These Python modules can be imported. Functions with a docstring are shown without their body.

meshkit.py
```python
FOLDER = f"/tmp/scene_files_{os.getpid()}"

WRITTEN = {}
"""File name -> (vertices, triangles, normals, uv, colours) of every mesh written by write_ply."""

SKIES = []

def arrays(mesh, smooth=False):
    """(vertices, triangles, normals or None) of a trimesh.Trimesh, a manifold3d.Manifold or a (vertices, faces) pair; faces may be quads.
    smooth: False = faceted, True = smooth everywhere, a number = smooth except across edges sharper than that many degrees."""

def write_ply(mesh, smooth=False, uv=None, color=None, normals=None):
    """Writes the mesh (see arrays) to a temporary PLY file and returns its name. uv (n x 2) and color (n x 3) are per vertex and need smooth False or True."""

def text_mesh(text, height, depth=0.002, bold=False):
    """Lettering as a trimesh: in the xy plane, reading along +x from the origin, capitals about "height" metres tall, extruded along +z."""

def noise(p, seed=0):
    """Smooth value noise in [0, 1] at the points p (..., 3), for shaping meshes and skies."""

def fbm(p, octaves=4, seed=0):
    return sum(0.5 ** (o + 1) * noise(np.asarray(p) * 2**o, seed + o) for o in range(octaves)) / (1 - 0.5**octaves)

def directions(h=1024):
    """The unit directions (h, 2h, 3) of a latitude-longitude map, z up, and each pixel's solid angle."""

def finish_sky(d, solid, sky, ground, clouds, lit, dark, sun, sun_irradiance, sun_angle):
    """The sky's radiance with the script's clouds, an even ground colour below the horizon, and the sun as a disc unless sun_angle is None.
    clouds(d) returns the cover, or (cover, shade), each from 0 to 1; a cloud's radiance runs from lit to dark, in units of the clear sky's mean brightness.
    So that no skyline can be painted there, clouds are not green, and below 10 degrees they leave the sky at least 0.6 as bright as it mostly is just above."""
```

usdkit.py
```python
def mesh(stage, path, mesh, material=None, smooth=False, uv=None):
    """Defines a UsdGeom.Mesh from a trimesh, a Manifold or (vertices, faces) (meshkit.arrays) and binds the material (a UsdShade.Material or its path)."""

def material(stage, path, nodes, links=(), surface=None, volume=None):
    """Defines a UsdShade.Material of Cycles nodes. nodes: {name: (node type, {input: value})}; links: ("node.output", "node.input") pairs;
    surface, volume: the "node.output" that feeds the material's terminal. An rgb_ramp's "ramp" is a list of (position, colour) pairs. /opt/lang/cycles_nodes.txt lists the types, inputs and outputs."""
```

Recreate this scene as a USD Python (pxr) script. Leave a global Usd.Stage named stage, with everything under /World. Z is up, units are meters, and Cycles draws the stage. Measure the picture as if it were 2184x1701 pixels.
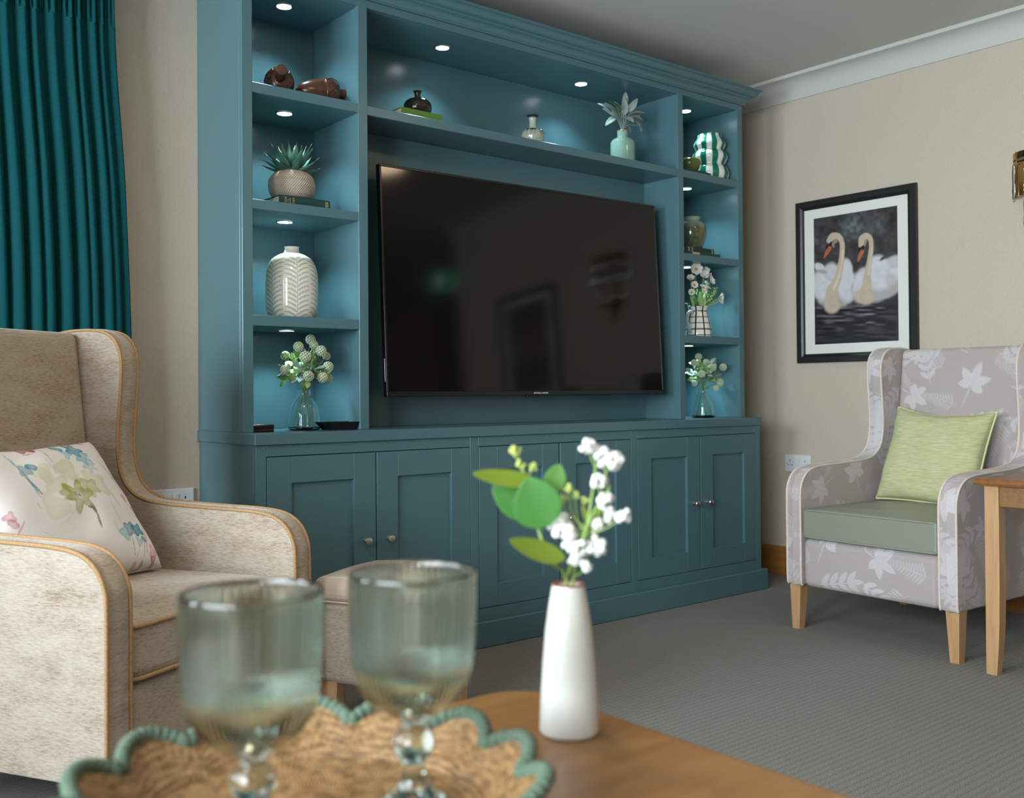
import math
import numpy as np
import trimesh
import manifold3d as m3
import usdkit
import meshkit
from pxr import Usd, UsdGeom, UsdLux, UsdShade, Gf, Sdf, Vt

stage = Usd.Stage.CreateInMemory()
UsdGeom.SetStageUpAxis(stage, 'Z')
UsdGeom.SetStageMetersPerUnit(stage, 1.0)
UsdGeom.Xform.Define(stage, '/World')
S = 0.9                       # plan units to metres (the plan was taken with the lens 1 unit above the carpet)
PI = math.pi

# ------------------------------------------------------------------ camera
CX, CY, YAW, PITCH, ROLL, FPX, PPY = -1.4688, -3.2514, -.6866, .0113, -.0072, 2138.2, 815.3
fw = np.array([-math.sin(YAW) * math.cos(PITCH), math.cos(YAW) * math.cos(PITCH), math.sin(PITCH)])
rr = np.array([math.cos(YAW), math.sin(YAW), 0.0])
uu = np.cross(rr, fw)
c_, s_ = math.cos(ROLL), math.sin(ROLL)
right, up = c_ * rr + s_ * uu, -s_ * rr + c_ * uu
cam = UsdGeom.Camera.Define(stage, '/World/camera')
M = Gf.Matrix4d(1)
for i, v in enumerate((right, up, -fw)):
    M.SetRow(i, Gf.Vec4d(*map(float, v), 0))
M.SetRow(3, Gf.Vec4d(CX * S, CY * S, 1.0 * S, 1))
cam.AddTransformOp().Set(M)
HA = 36.0
cam.CreateHorizontalApertureAttr(HA)
cam.CreateVerticalApertureAttr(HA * 1701 / 2184)
cam.CreateFocalLengthAttr(HA * FPX / 2184)
cam.CreateVerticalApertureOffsetAttr(-(850.5 - PPY) / 2184 * HA)
cam.CreateFStopAttr(5.6)
cam.CreateFocusDistanceAttr(3.0 * S)
cam.CreateClippingRangeAttr(Gf.Vec2f(0.02, 100))
cam.CreateExposureAttr(0.3)


def unproject(px, py, depth):
    return np.array([CX, CY, 1.0]) + (fw + right * (px - 1092) / FPX + up * (PPY - py) / FPX) * depth


# ------------------------------------------------------------------ light
def light(cls, path, loc, rot=(0, 0, 0), color=(1, 1, 1), intensity=1.0, **kw):
    L = cls.Define(stage, path)
    L.AddTranslateOp().Set(Gf.Vec3d(*[float(x * S) for x in loc]))
    L.AddRotateXYZOp().Set(Gf.Vec3f(*rot))
    L.CreateColorAttr(Gf.Vec3f(*color))
    L.CreateIntensityAttr(intensity)
    for k, v in kw.items():
        getattr(L, f'Create{k}Attr')(v)
    return L


dome = UsdLux.DomeLight.Define(stage, '/World/sky')
dome.CreateIntensityAttr(1.0)
dome.CreateColorAttr(Gf.Vec3f(.75, .88, 1.0))
# daylight through the two windows of the left wall (lamps stand just outside the panes)
light(UsdLux.RectLight, '/World/daylight', (-3.10, -.98, 1.52), (0, -90, 0), (.87, .93, 1.0), 21.0, Width=1.4 * S, Height=1.45 * S)
light(UsdLux.RectLight, '/World/daylight_001', (-3.10, -3.25, 1.52), (0, -90, 0), (.87, .93, 1.0), 21.0, Width=1.4 * S, Height=2.1 * S)
SPOT_I, SPOT_C = 300.0, (.62, .92, 1.0)

# ------------------------------------------------------------------ materials
UsdGeom.Scope.Define(stage, '/World/Looks')
MAT = {}


def mat(name, nodes, links=(), surface='p.BSDF'):
    MAT[name] = usdkit.material(stage, f'/World/Looks/{name}', nodes, links, surface=surface)
    return MAT[name]


def plain(name, col, rough=.5, bump=None, **kw):
    n = {'p': ('principled_bsdf', dict(base_color=col, roughness=rough, **kw))}
    l = []
    if bump:
        sc, st = bump
        n['tc'] = ('texture_coordinate', {})
        n['n'] = ('noise_texture', {'scale': sc, 'detail': 3.0})
        n['b'] = ('bump', {'strength': st, 'distance': .002})
        l = [('tc.object', 'n.vector'), ('n.fac', 'b.height'), ('b.normal', 'p.normal')]
    return mat(name, n, l)


def streaky(name, ramp, scale, nscale=1.0, rough=.6, bump=.2, detail=6.0, dist=.001, **kw):
    """noise stretched by scale (x, y, z) through a colour ramp"""
    return mat(name, {
        'tc': ('texture_coordinate', {}), 'm': ('mapping', {'scale': scale}),
        'n': ('noise_texture', {'scale': nscale, 'detail': detail, 'roughness': .65}),
        'r': ('rgb_ramp', {'ramp': ramp}),
        'b': ('bump', {'strength': bump, 'distance': dist}),
        'p': ('principled_bsdf', dict(roughness=rough, **kw))},
        [('tc.object', 'm.vector'), ('m.vector', 'n.vector'), ('n.fac', 'r.fac'), ('r.color', 'p.base_color'), ('n.fac', 'b.height'), ('b.normal', 'p.normal')])


def painted(name, rough=.5, weave=None, **kw):
    """colour from the mesh's own print (primvar paint)"""
    n = {'a': ('attribute', {'attribute': 'paint'}), 'p': ('principled_bsdf', dict(roughness=rough, **kw))}
    l = [('a.color', 'p.base_color')]
    if weave:
        n['tc'] = ('texture_coordinate', {})
        n['m'] = ('mapping', {'scale': weave[0]})
        n['n'] = ('noise_texture', {'scale': 1.0, 'detail': 3.0})
        n['b'] = ('bump', {'strength': weave[1], 'distance': .001})
        n['r'] = ('rgb_ramp', {'ramp': [(.3, (weave[2],) * 3), (.7, (1.0,) * 3)]})
        n['x'] = ('vector_math', {'math_type': 'multiply'})
        l = [('tc.object', 'm.vector'), ('m.vector', 'n.vector'), ('n.fac', 'b.height'), ('b.normal', 'p.normal'), ('n.fac', 'r.fac'),
             ('a.vector', 'x.vector1'), ('r.color', 'x.vector2'), ('x.vector', 'p.base_color')]
    return mat(name, n, l)


plain('teal_paint', (.076, .165, .195), .27, specular_ior_level=.5)
# woven wallpaper
mat('wallpaper', {
    'tc': ('texture_coordinate', {}), 'm1': ('mapping', {'scale': (900., 900., 90.)}), 'm2': ('mapping', {'scale': (110., 110., 900.)}),
    'n1': ('noise_texture', {'scale': 1.0, 'detail': 2.0}), 'n2': ('noise_texture', {'scale': 1.0, 'detail': 2.0}),
    'a': ('math', {'math_type': 'add'}), 'h': ('math', {'math_type': 'multiply', 'value2': .5}),
    'r': ('rgb_ramp', {'ramp': [(.34, (.485, .425, .34)), (.5, (.535, .475, .385)), (.66, (.58, .52, .43))]}),
    'b': ('bump', {'strength': .18, 'distance': .0006}), 'p': ('principled_bsdf', {'roughness': .75})},
    [('tc.object', 'm1.vector'), ('tc.object', 'm2.vector'), ('m1.vector', 'n1.vector'), ('m2.vector', 'n2.vector'), ('n1.fac', 'a.value1'), ('n2.fac', 'a.value2'),
     ('a.value', 'h.value1'), ('h.value', 'r.fac'), ('r.color', 'p.base_color'), ('h.value', 'b.height'), ('b.normal', 'p.normal')])
plain('ceiling_white', (.60, .59, .56), .9)
plain('coving_white', (.55, .545, .52), .6)
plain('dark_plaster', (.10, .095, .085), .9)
# ribbed loop-pile carpet, ribs along x
mat('carpet', {
    'tc': ('texture_coordinate', {}), 'm': ('mapping', {'scale': (260., 420., 420.)}),
    'n': ('noise_texture', {'scale': 1.0, 'detail': 4.0, 'roughness': .7}),
    'ms': ('mapping', {'scale': (16., 60., 60.)}), 'n2': ('noise_texture', {'scale': 1.0, 'detail': 3.0}),
    'w': ('wave_texture', {'wave_type': 'bands', 'bands_direction': 'y', 'scale': 15.0, 'distortion': 1.2, 'detail': 2.0, 'detail_scale': 5.0}),
    'r': ('rgb_ramp', {'ramp': [(.28, (.055, .052, .047)), (.5, (.175, .168, .155)), (.72, (.39, .375, .35))]}),
    'wr': ('rgb_ramp', {'ramp': [(.0, (.84, .84, .83)), (.28, (.98, .98, .97)), (1., (1.04, 1.04, 1.04))]}),
    'x': ('vector_math', {'math_type': 'multiply'}),
    'a': ('math', {'math_type': 'add'}), 'q': ('math', {'math_type': 'multiply', 'value2': .5}),
    'b': ('bump', {'strength': .6, 'distance': .004}), 'p': ('principled_bsdf', {'roughness': .95, 'specular_ior_level': .1, 'sheen_weight': .15})},
    [('tc.object', 'm.vector'), ('m.vector', 'n.vector'), ('tc.object', 'ms.vector'), ('ms.vector', 'n2.vector'), ('tc.object', 'w.vector'),
     ('n.fac', 'r.fac'), ('w.fac', 'wr.fac'), ('r.color', 'x.vector1'), ('wr.color', 'x.vector2'), ('x.vector', 'p.base_color'),
     ('w.fac', 'q.value1'), ('q.value', 'a.value1'), ('n.fac', 'a.value2'), ('a.value', 'b.height'), ('b.normal', 'p.normal')])


def wood(name, a, b, c, scale, rough=.38):
    return streaky(name, [(.25, a), (.5, b), (.78, c)], scale, 1.0, rough, .06, 5.0)


wood('oak_leg', (.40, .225, .105), (.50, .295, .145), (.57, .36, .19), (60., 60., 5.))
wood('oak_top', (.19, .088, .026), (.23, .113, .036), (.275, .145, .052), (5., 70., 70.), .38)
wood('oak_edge', (.17, .065, .022), (.22, .09, .03), (.27, .115, .04), (9., 60., 60.), .25)
wood('skirting_oak', (.28, .115, .03), (.36, .155, .042), (.43, .20, .06), (60., 4., 60.), .35)
wood('walnut', (.045, .016, .008), (.085, .032, .015), (.13, .055, .027), (18., 18., 60.), .22)
# chenille, flecked along the weft
mat('chenille', {
    'tc': ('texture_coordinate', {}), 'm': ('mapping', {'scale': (75., 75., 520.)}), 'n': ('noise_texture', {'scale': 1.0, 'detail': 5.0, 'roughness': .7}),
    'm2': ('mapping', {'scale': (9., 9., 22.)}), 'n2': ('noise_texture', {'scale': 1.0, 'detail': 3.0}),
    's': ('math', {'math_type': 'multiply_add', 'value2': .45, 'value3': -.21}), 'a': ('math', {'math_type': 'add'}),
    'r': ('rgb_ramp', {'ramp': [(.30, (.22, .155, .11)), (.43, (.34, .275, .215)), (.56, (.405, .35, .29)), (.74, (.455, .41, .36))]}),
    'b': ('bump', {'strength': .35, 'distance': .0015}), 'p': ('principled_bsdf', {'roughness': .85, 'specular_ior_level': .2, 'sheen_weight': .35, 'sheen_roughness': .4})},
    [('tc.object', 'm.vector'), ('m.vector', 'n.vector'), ('tc.object', 'm2.vector'), ('m2.vector', 'n2.vector'), ('n2.fac', 's.value1'), ('s.value', 'a.value1'),
     ('n.fac', 'a.value2'), ('a.value', 'r.fac'), ('r.color', 'p.base_color'), ('n.fac', 'b.height'), ('b.normal', 'p.normal')])
streaky('tan_piping', [(.3, (.25, .14, .055)), (.6, (.40, .255, .125))], (300., 300., 300.), 1.0, .8, .3)
streaky('pale_piping', [(.3, (.52, .44, .40)), (.6, (.66, .60, .56))], (300., 300., 300.), 1.0, .8, .3)
painted('leaf_linen', .85, ((500., 500., 500.), .25, .86), sheen_weight=.15, specular_ior_level=.2)
painted('floral_cotton', .8, ((600., 600., 600.), .15, .94), specular_ior_level=.2)
painted('printed_paper', .4)
painted('glaze', .12, coat_weight=.3)
painted('matt_paint', .75)
streaky('lime_weave', [(.3, (.36, .385, .15)), (.5, (.45, .465, .25)), (.7, (.54, .545, .40))], (22., 22., 330.), 1.0, .8, .3)
plain('lime_piping', (.58, .62, .34), .8)
plain('sage_vinyl', (.235, .245, .195), .40, (900., .08))
plain('cream_vinyl', (.46, .37, .29), .42, (900., .05))
plain('curtain_cloth', (.0008, .060, .069), .8, (900., .2), specular_ior_level=.15, sheen_weight=.08, sheen_tint=(.05, .9, .95), sheen_roughness=.4)
plain('black_plastic', (.008, .008, .009), .28)
plain('screen_glass', (.003, .0026, .002), .085, specular_ior_level=.4)
plain('silver_print', (.55, .55, .55), .4)
plain('black_frame', (.012, .012, .013), .38)
plain('mount_board', (.72, .74, .70), .85)
plain('brass', (.42, .26, .075), .16, metallic=1.0)
plain('steel', (.60, .57, .52), .28, metallic=1.0)
plain('chrome', (.7, .7, .7), .12, metallic=1.0)
plain('white_plastic', (.72, .74, .78), .35)
plain('slot_black', (.01, .01, .01), .6)
plain('white_glaze', (.58, .57, .53), .12)
plain('rim_brown', (.22, .055, .04), .4)
plain('celadon', (.25, .36, .30), .14)
plain('dark_glaze', (.02, .017, .013), .10, (260., .15))
plain('navy_glaze', (.004, .006, .012), .12)
plain('apple_green', (.12, .14, .035), .12)
plain('stem_dark', (.012, .009, .006), .4)
plain('pages', (.55, .50, .38), .9)
plain('book_lime', (.11, .24, .035), .6, (500., .1))
plain('book_green', (.006, .052, .047), .5, (500., .1))
plain('book_forest', (.006, .035, .028), .5)
plain('book_red', (.25, .05, .03), .5)
plain('book_slate', (.03, .05, .05), .5)
plain('gilt', (.50, .40, .20), .4)
plain('bag_green', (.085, .130, .092), .9, (400., .4))
streaky('seagrass', [(.3, (.07, .032, .010)), (.5, (.22, .12, .045)), (.72, (.38, .24, .11))], (90., 90., 260.), 1.0, .6, .4)


def foliage(name, col, trans=.35, rough=.45):
    return mat(name, {'p': ('principled_bsdf', dict(base_color=col, roughness=rough)), 't': ('translucent_bsdf', {'color': tuple(min(1, x * 1.5) for x in col)}),
                      'x': ('mix_closure', {'fac': trans})}, [('p.BSDF', 'x.closure1'), ('t.BSDF', 'x.closure2')], surface='x.closure')


foliage('leaf_green', (.10, .24, .045), .3)
foliage('leaf_deep', (.055, .20, .035), .25)
foliage('leaf_olive', (.18, .25, .02), .35)
foliage('leaf_pale', (.34, .47, .22), .3)
foliage('leaf_silver', (.34, .42, .38), .2, .7)
foliage('leaf_blue', (.27, .37, .36), .15, .7)
foliage('stem_green', (.22, .33, .07), .1)
foliage('petal_white', (.84, .84, .80), .3, .6)
foliage('floret_white', (.74, .78, .68), .15, .7)
foliage('bud_lime', (.46, .53, .14), .25, .7)
plain('pollen', (.55, .28, .03), .8)
mat('agave_skin', {'tc': ('texture_coordinate', {}), 'n': ('noise_texture', {'scale': 30., 'detail': 2.0}),
                   'r': ('rgb_ramp', {'ramp': [(.35, (.045, .14, .105)), (.65, (.10, .22, .165))]}), 'p': ('principled_bsdf', {'roughness': .33})},
    [('tc.object', 'n.vector'), ('n.fac', 'r.fac'), ('r.color', 'p.base_color')])
plain('agave_tip', (.22, .11, .09), .5)
mat('sea_glass', {'p': ('principled_bsdf', dict(base_color=(.83, .945, .905), roughness=.03, ior=1.5, transmission_weight=1.0))})
mat('clear_glass', {'p': ('principled_bsdf', dict(base_color=(.95, .985, .975), roughness=.01, ior=1.45, transmission_weight=1.0))})
mat('crystal', {'p': ('principled_bsdf', dict(base_color=(.97, .97, .97), roughness=.02, ior=1.55, transmission_weight=1.0))})
mat('window_glass', {'f': ('fresnel', {'IOR': 1.45}), 't': ('transparent_bsdf', {'color': (.96, .98, .97)}), 'g': ('glossy_bsdf', {'roughness': .0}), 'x': ('mix_closure', {})},
    [('f.fac', 'x.fac'), ('t.BSDF', 'x.closure1'), ('g.BSDF', 'x.closure2')], surface='x.closure')
mat('spot_lens', {'e': ('emission', {'color': (.93, .97, 1.0), 'strength': 14.0})}, surface='e.emission')
mat('lamp_lens', {'e': ('emission', {'color': (1.0, .80, .55), 'strength': 5.0})}, surface='e.emission')
mat('exit_green', {'e': ('emission', {'color': (.0, .42, .17), 'strength': 1.5})}, surface='e.emission')
mat('exit_white', {'e': ('emission', {'color': (.8, 1.0, .9), 'strength': 2.2})}, surface='e.emission')

# ------------------------------------------------------------------ mesh and prim helpers
rng = np.random.default_rng(7)


def path_of(parent, name):
    base = parent.GetPath().pathString if parent else '/World'
    p, k = f'{base}/{name}', 0
    while stage.GetPrimAtPath(p).IsValid():
        k += 1
        p = f'{base}/{name}_{k:03d}'
    return p


def tag(prim, label=None, cat=None, group=None, kind=None):
    for k, v in (('label', label), ('category', cat), ('group', group), ('kind', kind)):
        if v:
            prim.SetCustomDataByKey(k, v)
    return prim


def thing(name, label, cat, loc=(0, 0, 0), rz=0.0, group=None, kind=None):
    x = UsdGeom.Xform.Define(stage, path_of(None, name))
    x.AddTranslateOp().Set(Gf.Vec3d(*[float(v * S) for v in loc]))
    x.AddRotateZOp().Set(float(math.degrees(rz)))
    return tag(x.GetPrim(), label, cat, group, kind)


def part(parent, name, mesh, material, smooth=35, paint=None, label=None, kind=None):
    v, f = (np.array(mesh.vertices), np.array(mesh.faces)) if isinstance(mesh, trimesh.Trimesh) else (meshkit.arrays(mesh)[0], meshkit.arrays(mesh)[1])
    tm = trimesh.Trimesh(v * S, f, process=False)
    m = usdkit.mesh(stage, path_of(parent, name), tm, MAT[material], smooth=smooth)
    if paint is not None:
        pts = np.array(m.GetPointsAttr().Get()) / S
        col = np.clip(paint(pts), 0, 1)
        UsdGeom.PrimvarsAPI(m).CreatePrimvar('paint', Sdf.ValueTypeNames.Color3fArray, 'vertex').Set(Vt.Vec3fArray.FromNumpy(col.astype(np.float32)))
    return tag(m.GetPrim(), label, kind=kind)


def top(name, mesh, material, label, cat, group=None, kind=None, **kw):
    return tag(part(None, name, mesh, material, **kw), label, cat, group, kind)


def struct(name, mesh, material, parent=None, **kw):
    p = part(parent, name, mesh, material, **kw)
    return tag(p, kind='structure') if parent is None else p


def cat(*ms):
    ms = [m for m in ms if m is not None]
    return trimesh.util.concatenate(ms) if len(ms) > 1 else ms[0]


def box(x0, x1, y0, y1, z0, z1, c=.0015):
    """box with chamfered edges"""
    lo, hi = np.array([min(x0, x1), min(y0, y1), min(z0, z1)]), np.array([max(x0, x1), max(y0, y1), max(z0, z1)])
    c = min(c, (hi - lo).min() * .45)
    P = []
    for i in range(8):
        b = np.array([i & 1, i >> 1 & 1, i >> 2 & 1])
        k = np.where(b, hi, lo)
        d = np.where(b, -c, c)
        for a in range(3):
            q = k + d
            q[a] = k[a]
            P.append(q)
    return trimesh.convex.convex_hull(np.array(P))


def rbox(x0, x1, y0, y1, z0, z1, r, seg=3):
    """box with rounded edges"""
    lo, hi = np.array([x0, y0, z0], float), np.array([x1, y1, z1], float)
    r = min(r, (hi - lo).min() * .49)
    ang = np.linspace(0, PI / 2, seg + 1)
    octv = np.array([(math.sin(a) * math.cos(b), math.sin(a) * math.sin(b), math.cos(a)) for a in ang for b in ang])
    P = []
    for i in range(8):
        b = np.array([i & 1, i >> 1 & 1, i >> 2 & 1])
        P.append(np.where(b, hi - r, lo + r) + octv * np.where(b, 1, -1) * r)
    return trimesh.convex.convex_hull(np.vstack(P))


def fine(mesh, edge):
    v, f = trimesh.remesh.subdivide_to_size(mesh.vertices, mesh.faces, edge, max_iter=14)
    m = trimesh.Trimesh(v, f, process=False)
    m.merge_vertices()
    return m


def lathe(prof, n=64, rmod=None, close=False):
    """prof: (r, z) from bottom to top; rmod(theta, i) scales the radius"""
    prof = np.array(prof, float)
    th = np.linspace(0, 2 * PI, n, endpoint=False)
    V = np.zeros((len(prof), n, 3))
    for i, (r, z) in enumerate(prof):
        k = rmod(th, z) if rmod else 1.0
        V[i, :, 0], V[i, :, 1], V[i, :, 2] = r * k * np.cos(th), r * k * np.sin(th), z
    F = []
    idx = np.arange(len(prof) * n).reshape(len(prof), n)
    rows = len(prof) if close else len(prof) - 1
    for i in range(rows):
        a, b = idx[i], idx[(i + 1) % len(prof)]
        a2, b2 = np.roll(a, -1), np.roll(b, -1)
        F.append(np.c_[a, a2, b2])
        F.append(np.c_[a, b2, b])
    V, F = V.reshape(-1, 3), np.vstack(F)
    if not close:
        k = len(V)
        V = np.vstack([V, [[0, 0, prof[0][1]], [0, 0, prof[-1][1]]]])
        a, b = idx[0], idx[-1]
        F = np.vstack([F, np.c_[np.full(n, k), np.roll(a, -1), a], np.c_[np.full(n, k + 1), b, np.roll(b, -1)]])
    m = trimesh.Trimesh(V, F, process=False)
    m.merge_vertices()
    m.update_faces(m.nondegenerate_faces())
    return m


def spline(pts, n=12, closed=False):
    """Catmull-Rom through pts"""
    P = np.array(pts, float)
    m = len(P)
    out = []
    for i in range(m if closed else m - 1):
        p1, p2 = P[i], P[(i + 1) % m]
        p0 = P[i - 1] if (closed or i) else 2 * p1 - p2
        p3 = P[(i + 2) % m] if (closed or i + 2 < m) else 2 * p2 - p1
        t = np.linspace(0, 1, n, endpoint=False)[:, None]
        out.append(.5 * (2 * p1 + (p2 - p0) * t + (2 * p0 - 5 * p1 + 4 * p2 - p3) * t ** 2 + (3 * p1 - p0 - 3 * p2 + p3) * t ** 3))
    if not closed:
        out.append(P[-1:])
    return np.vstack(out)


def tube(pts, r, n=8, closed=False, twist=0):
    P = np.array(pts, float)
    m = len(P)
    R = np.full(m, r) if np.ndim(r) == 0 else np.interp(np.linspace(0, 1, m), np.linspace(0, 1, len(r)), r)
    T = np.roll(P, -1, 0) - np.roll(P, 1, 0) if closed else np.gradient(P, axis=0)
    T /= np.maximum(np.linalg.norm(T, axis=1, keepdims=True), 1e-12)
    a = np.array([0, 0, 1.]) if abs(T[0][2]) < .9 else np.array([1., 0, 0])
    N = np.cross(T[0], a)
    N /= np.linalg.norm(N)
    th = np.linspace(0, 2 * PI, n, endpoint=False)
    V = []
    for i in range(m):
        N = N - T[i] * (N @ T[i])
        N /= np.linalg.norm(N)
        B = np.cross(T[i], N)
        V.append(P[i] + R[i] * (np.cos(th)[:, None] * N + np.sin(th)[:, None] * B))
    V = np.vstack(V)
    idx = np.arange(m * n).reshape(m, n)
    F = []
    for i in range(m if closed else m - 1):
        a, b = idx[i], idx[(i + 1) % m]
        F += [np.c_[a, np.roll(a, -1), np.roll(b, -1)], np.c_[a, np.roll(b, -1), b]]
    F = np.vstack(F)
    if not closed:
        k = len(V)
        V = np.vstack([V, P[:1], P[-1:]])
        F = np.vstack([F, np.c_[np.full(n, k), np.roll(idx[0], -1), idx[0]], np.c_[np.full(n, k + 1), idx[-1], np.roll(idx[-1], -1)]])
    return trimesh.Trimesh(V, F, process=False)


def polyfaces(P):
    return np.array(m3.triangulate([np.array(P, float)]))


def slab(P, layers, axis=1):
    """closed solid from 2-D outline P (counter-clockwise in the (a, b) plane). layers: (position, inset)"""
    P = np.array(P, float)
    d = np.roll(P, -1, 0) - np.roll(P, 1, 0)
    d /= np.maximum(np.linalg.norm(d, axis=1, keepdims=True), 1e-12)
    nrm = np.c_[d[:, 1], -d[:, 0]]
    n = len(P)
    V = []
    for pos, ins in layers:
        Q = P - nrm * ins
        V.append(np.c_[Q[:, 0], np.full(n, pos), Q[:, 1]] if axis == 1 else (np.c_[Q, np.full(n, pos)] if axis == 2 else np.c_[np.full(n, pos), Q]))
    F = []
    idx = np.arange(len(layers) * n).reshape(-1, n)
    for a, b in zip(idx[:-1], idx[1:]):
        F += [np.c_[a, np.roll(a, -1), np.roll(b, -1)], np.c_[a, np.roll(b, -1), b]]
    tri = polyfaces(P)
    F += [tri[:, ::-1] + idx[0][0], tri + idx[-1][0]]
    m = trimesh.Trimesh(np.vstack(V), np.vstack(F), process=False)
    m.fix_normals()
    return m


def grid(V, wrap=False):
    """faces of a (rows, cols, 3) vertex grid"""
    r, c = V.shape[:2]
    idx = np.arange(r * c).reshape(r, c)
    a, b, d, e = idx[:-1, :-1].ravel(), idx[:-1, 1:].ravel(), idx[1:, 1:].ravel(), idx[1:, :-1].ravel()
    return trimesh.Trimesh(V.reshape(-1, 3), np.vstack([np.c_[a, b, d], np.c_[a, d, e]]), process=False)


def sheet(V, t):
    """a grid thickened by t along its normals, closed round the edge"""
    r, c = V.shape[:2]
    m = grid(V)
    n = m.vertex_normals
    top_, bot = m.vertices + n * t / 2, m.vertices - n * t / 2
    k = len(top_)
    idx = np.arange(r * c).reshape(r, c)
    loop = np.r_[idx[0, :-1], idx[:-1, -1], idx[-1, :0:-1], idx[:0:-1, 0]]
    l2 = np.roll(loop, -1)
    F = np.vstack([m.faces, m.faces[:, ::-1] + k, np.c_[loop, loop + k, l2 + k], np.c_[loop, l2 + k, l2]])
    return trimesh.Trimesh(np.vstack([top_, bot]), F, process=False)


def moved(m, t=(0, 0, 0), rz=0, R=None):
    m = m.copy()
    if R is not None:
        A = np.eye(4)
        A[:3, :3] = R
        m.apply_transform(A)
    if rz:
        m.apply_transform(trimesh.transformations.rotation_matrix(rz, [0, 0, 1]))
    m.apply_translation(t)
    return m


def frame_to(d, roll=0.0):
    """rotation that takes +z to d"""
    d = np.array(d, float)
    d /= np.linalg.norm(d)
    a = np.array([0, 0, 1.]) if abs(d[2]) < .95 else np.array([1., 0, 0])
    x = np.cross(a, d)
    x /= np.linalg.norm(x)
    y = np.cross(d, x)
    c, s = math.cos(roll), math.sin(roll)
    return np.stack([c * x + s * y, -s * x + c * y, d], 1)


def text(s, h, depth, origin, xdir, ydir, bold=False, centre=False):
    m = meshkit.text_mesh(s, h, depth, bold)
    if centre:
        m.apply_translation([-m.bounds[:, 0].mean(), 0, 0])
    x, y = np.array(xdir, float), np.array(ydir, float)
    return moved(m, origin, R=np.stack([x, y, np.cross(x, y)], 1))


sn = lambda p: 2 * meshkit.noise(p) - 1
sstep = lambda e0, e1, x: np.clip((x - e0) / (e1 - e0), 0, 1) ** 2 * (3 - 2 * np.clip((x - e0) / (e1 - e0), 0, 1))

# ================================================================== the room
XL, XR, YB, YF, ZC = -2.9, 3.17, .392, -6.4, 2.70
YOPEN = -3.17                                  # where the right wall ends at a passage
struct('floor', box(XL - .3, 5.2, YF - .2, YB + .2, -.05, 0, .001), 'carpet', smooth=False)
struct('ceiling', box(XL - .3, 5.2, YF - .2, YB + .2, ZC, ZC + .08, .001), 'ceiling_white', smooth=False)
WINS = [(-1.71, -.25, .82, 2.22), (-4.3, -2.2, .82, 2.22)]
struct('wall_back', box(XL - .2, XR + .2, YB, YB + .15, 0, ZC, .001), 'wallpaper', smooth=False)
struct('wall_right', box(XR, XR + .15, YOPEN, YB, 0, ZC, .001), 'wallpaper', smooth=False)
struct('wall_front', box(XL - .2, 5.2, YF - .15, YF, 0, ZC, .001), 'wallpaper', smooth=False)
lw, ys = [], sorted([(w[0], w[1]) for w in WINS])
edges = [YF] + [v for a in ys for v in a] + [YB]
for a, b in zip(edges[::2], edges[1::2]):
    lw.append(box(XL - .15, XL, a, b, 0, ZC, .0005))
for (a, b, z0, z1) in WINS:
    lw += [box(XL - .15, XL, a, b, 0, z0, .0005), box(XL - .15, XL, a, b, z1, ZC, .0005)]
struct('wall_left', cat(*lw), 'wallpaper', smooth=False)
struct('wall_passage', cat(box(5.05, 5.2, YF, YOPEN + .2, 0, ZC), box(XR + .15, 5.05, YOPEN, YOPEN + .15, 0, ZC)), 'dark_plaster', smooth=False)
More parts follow.
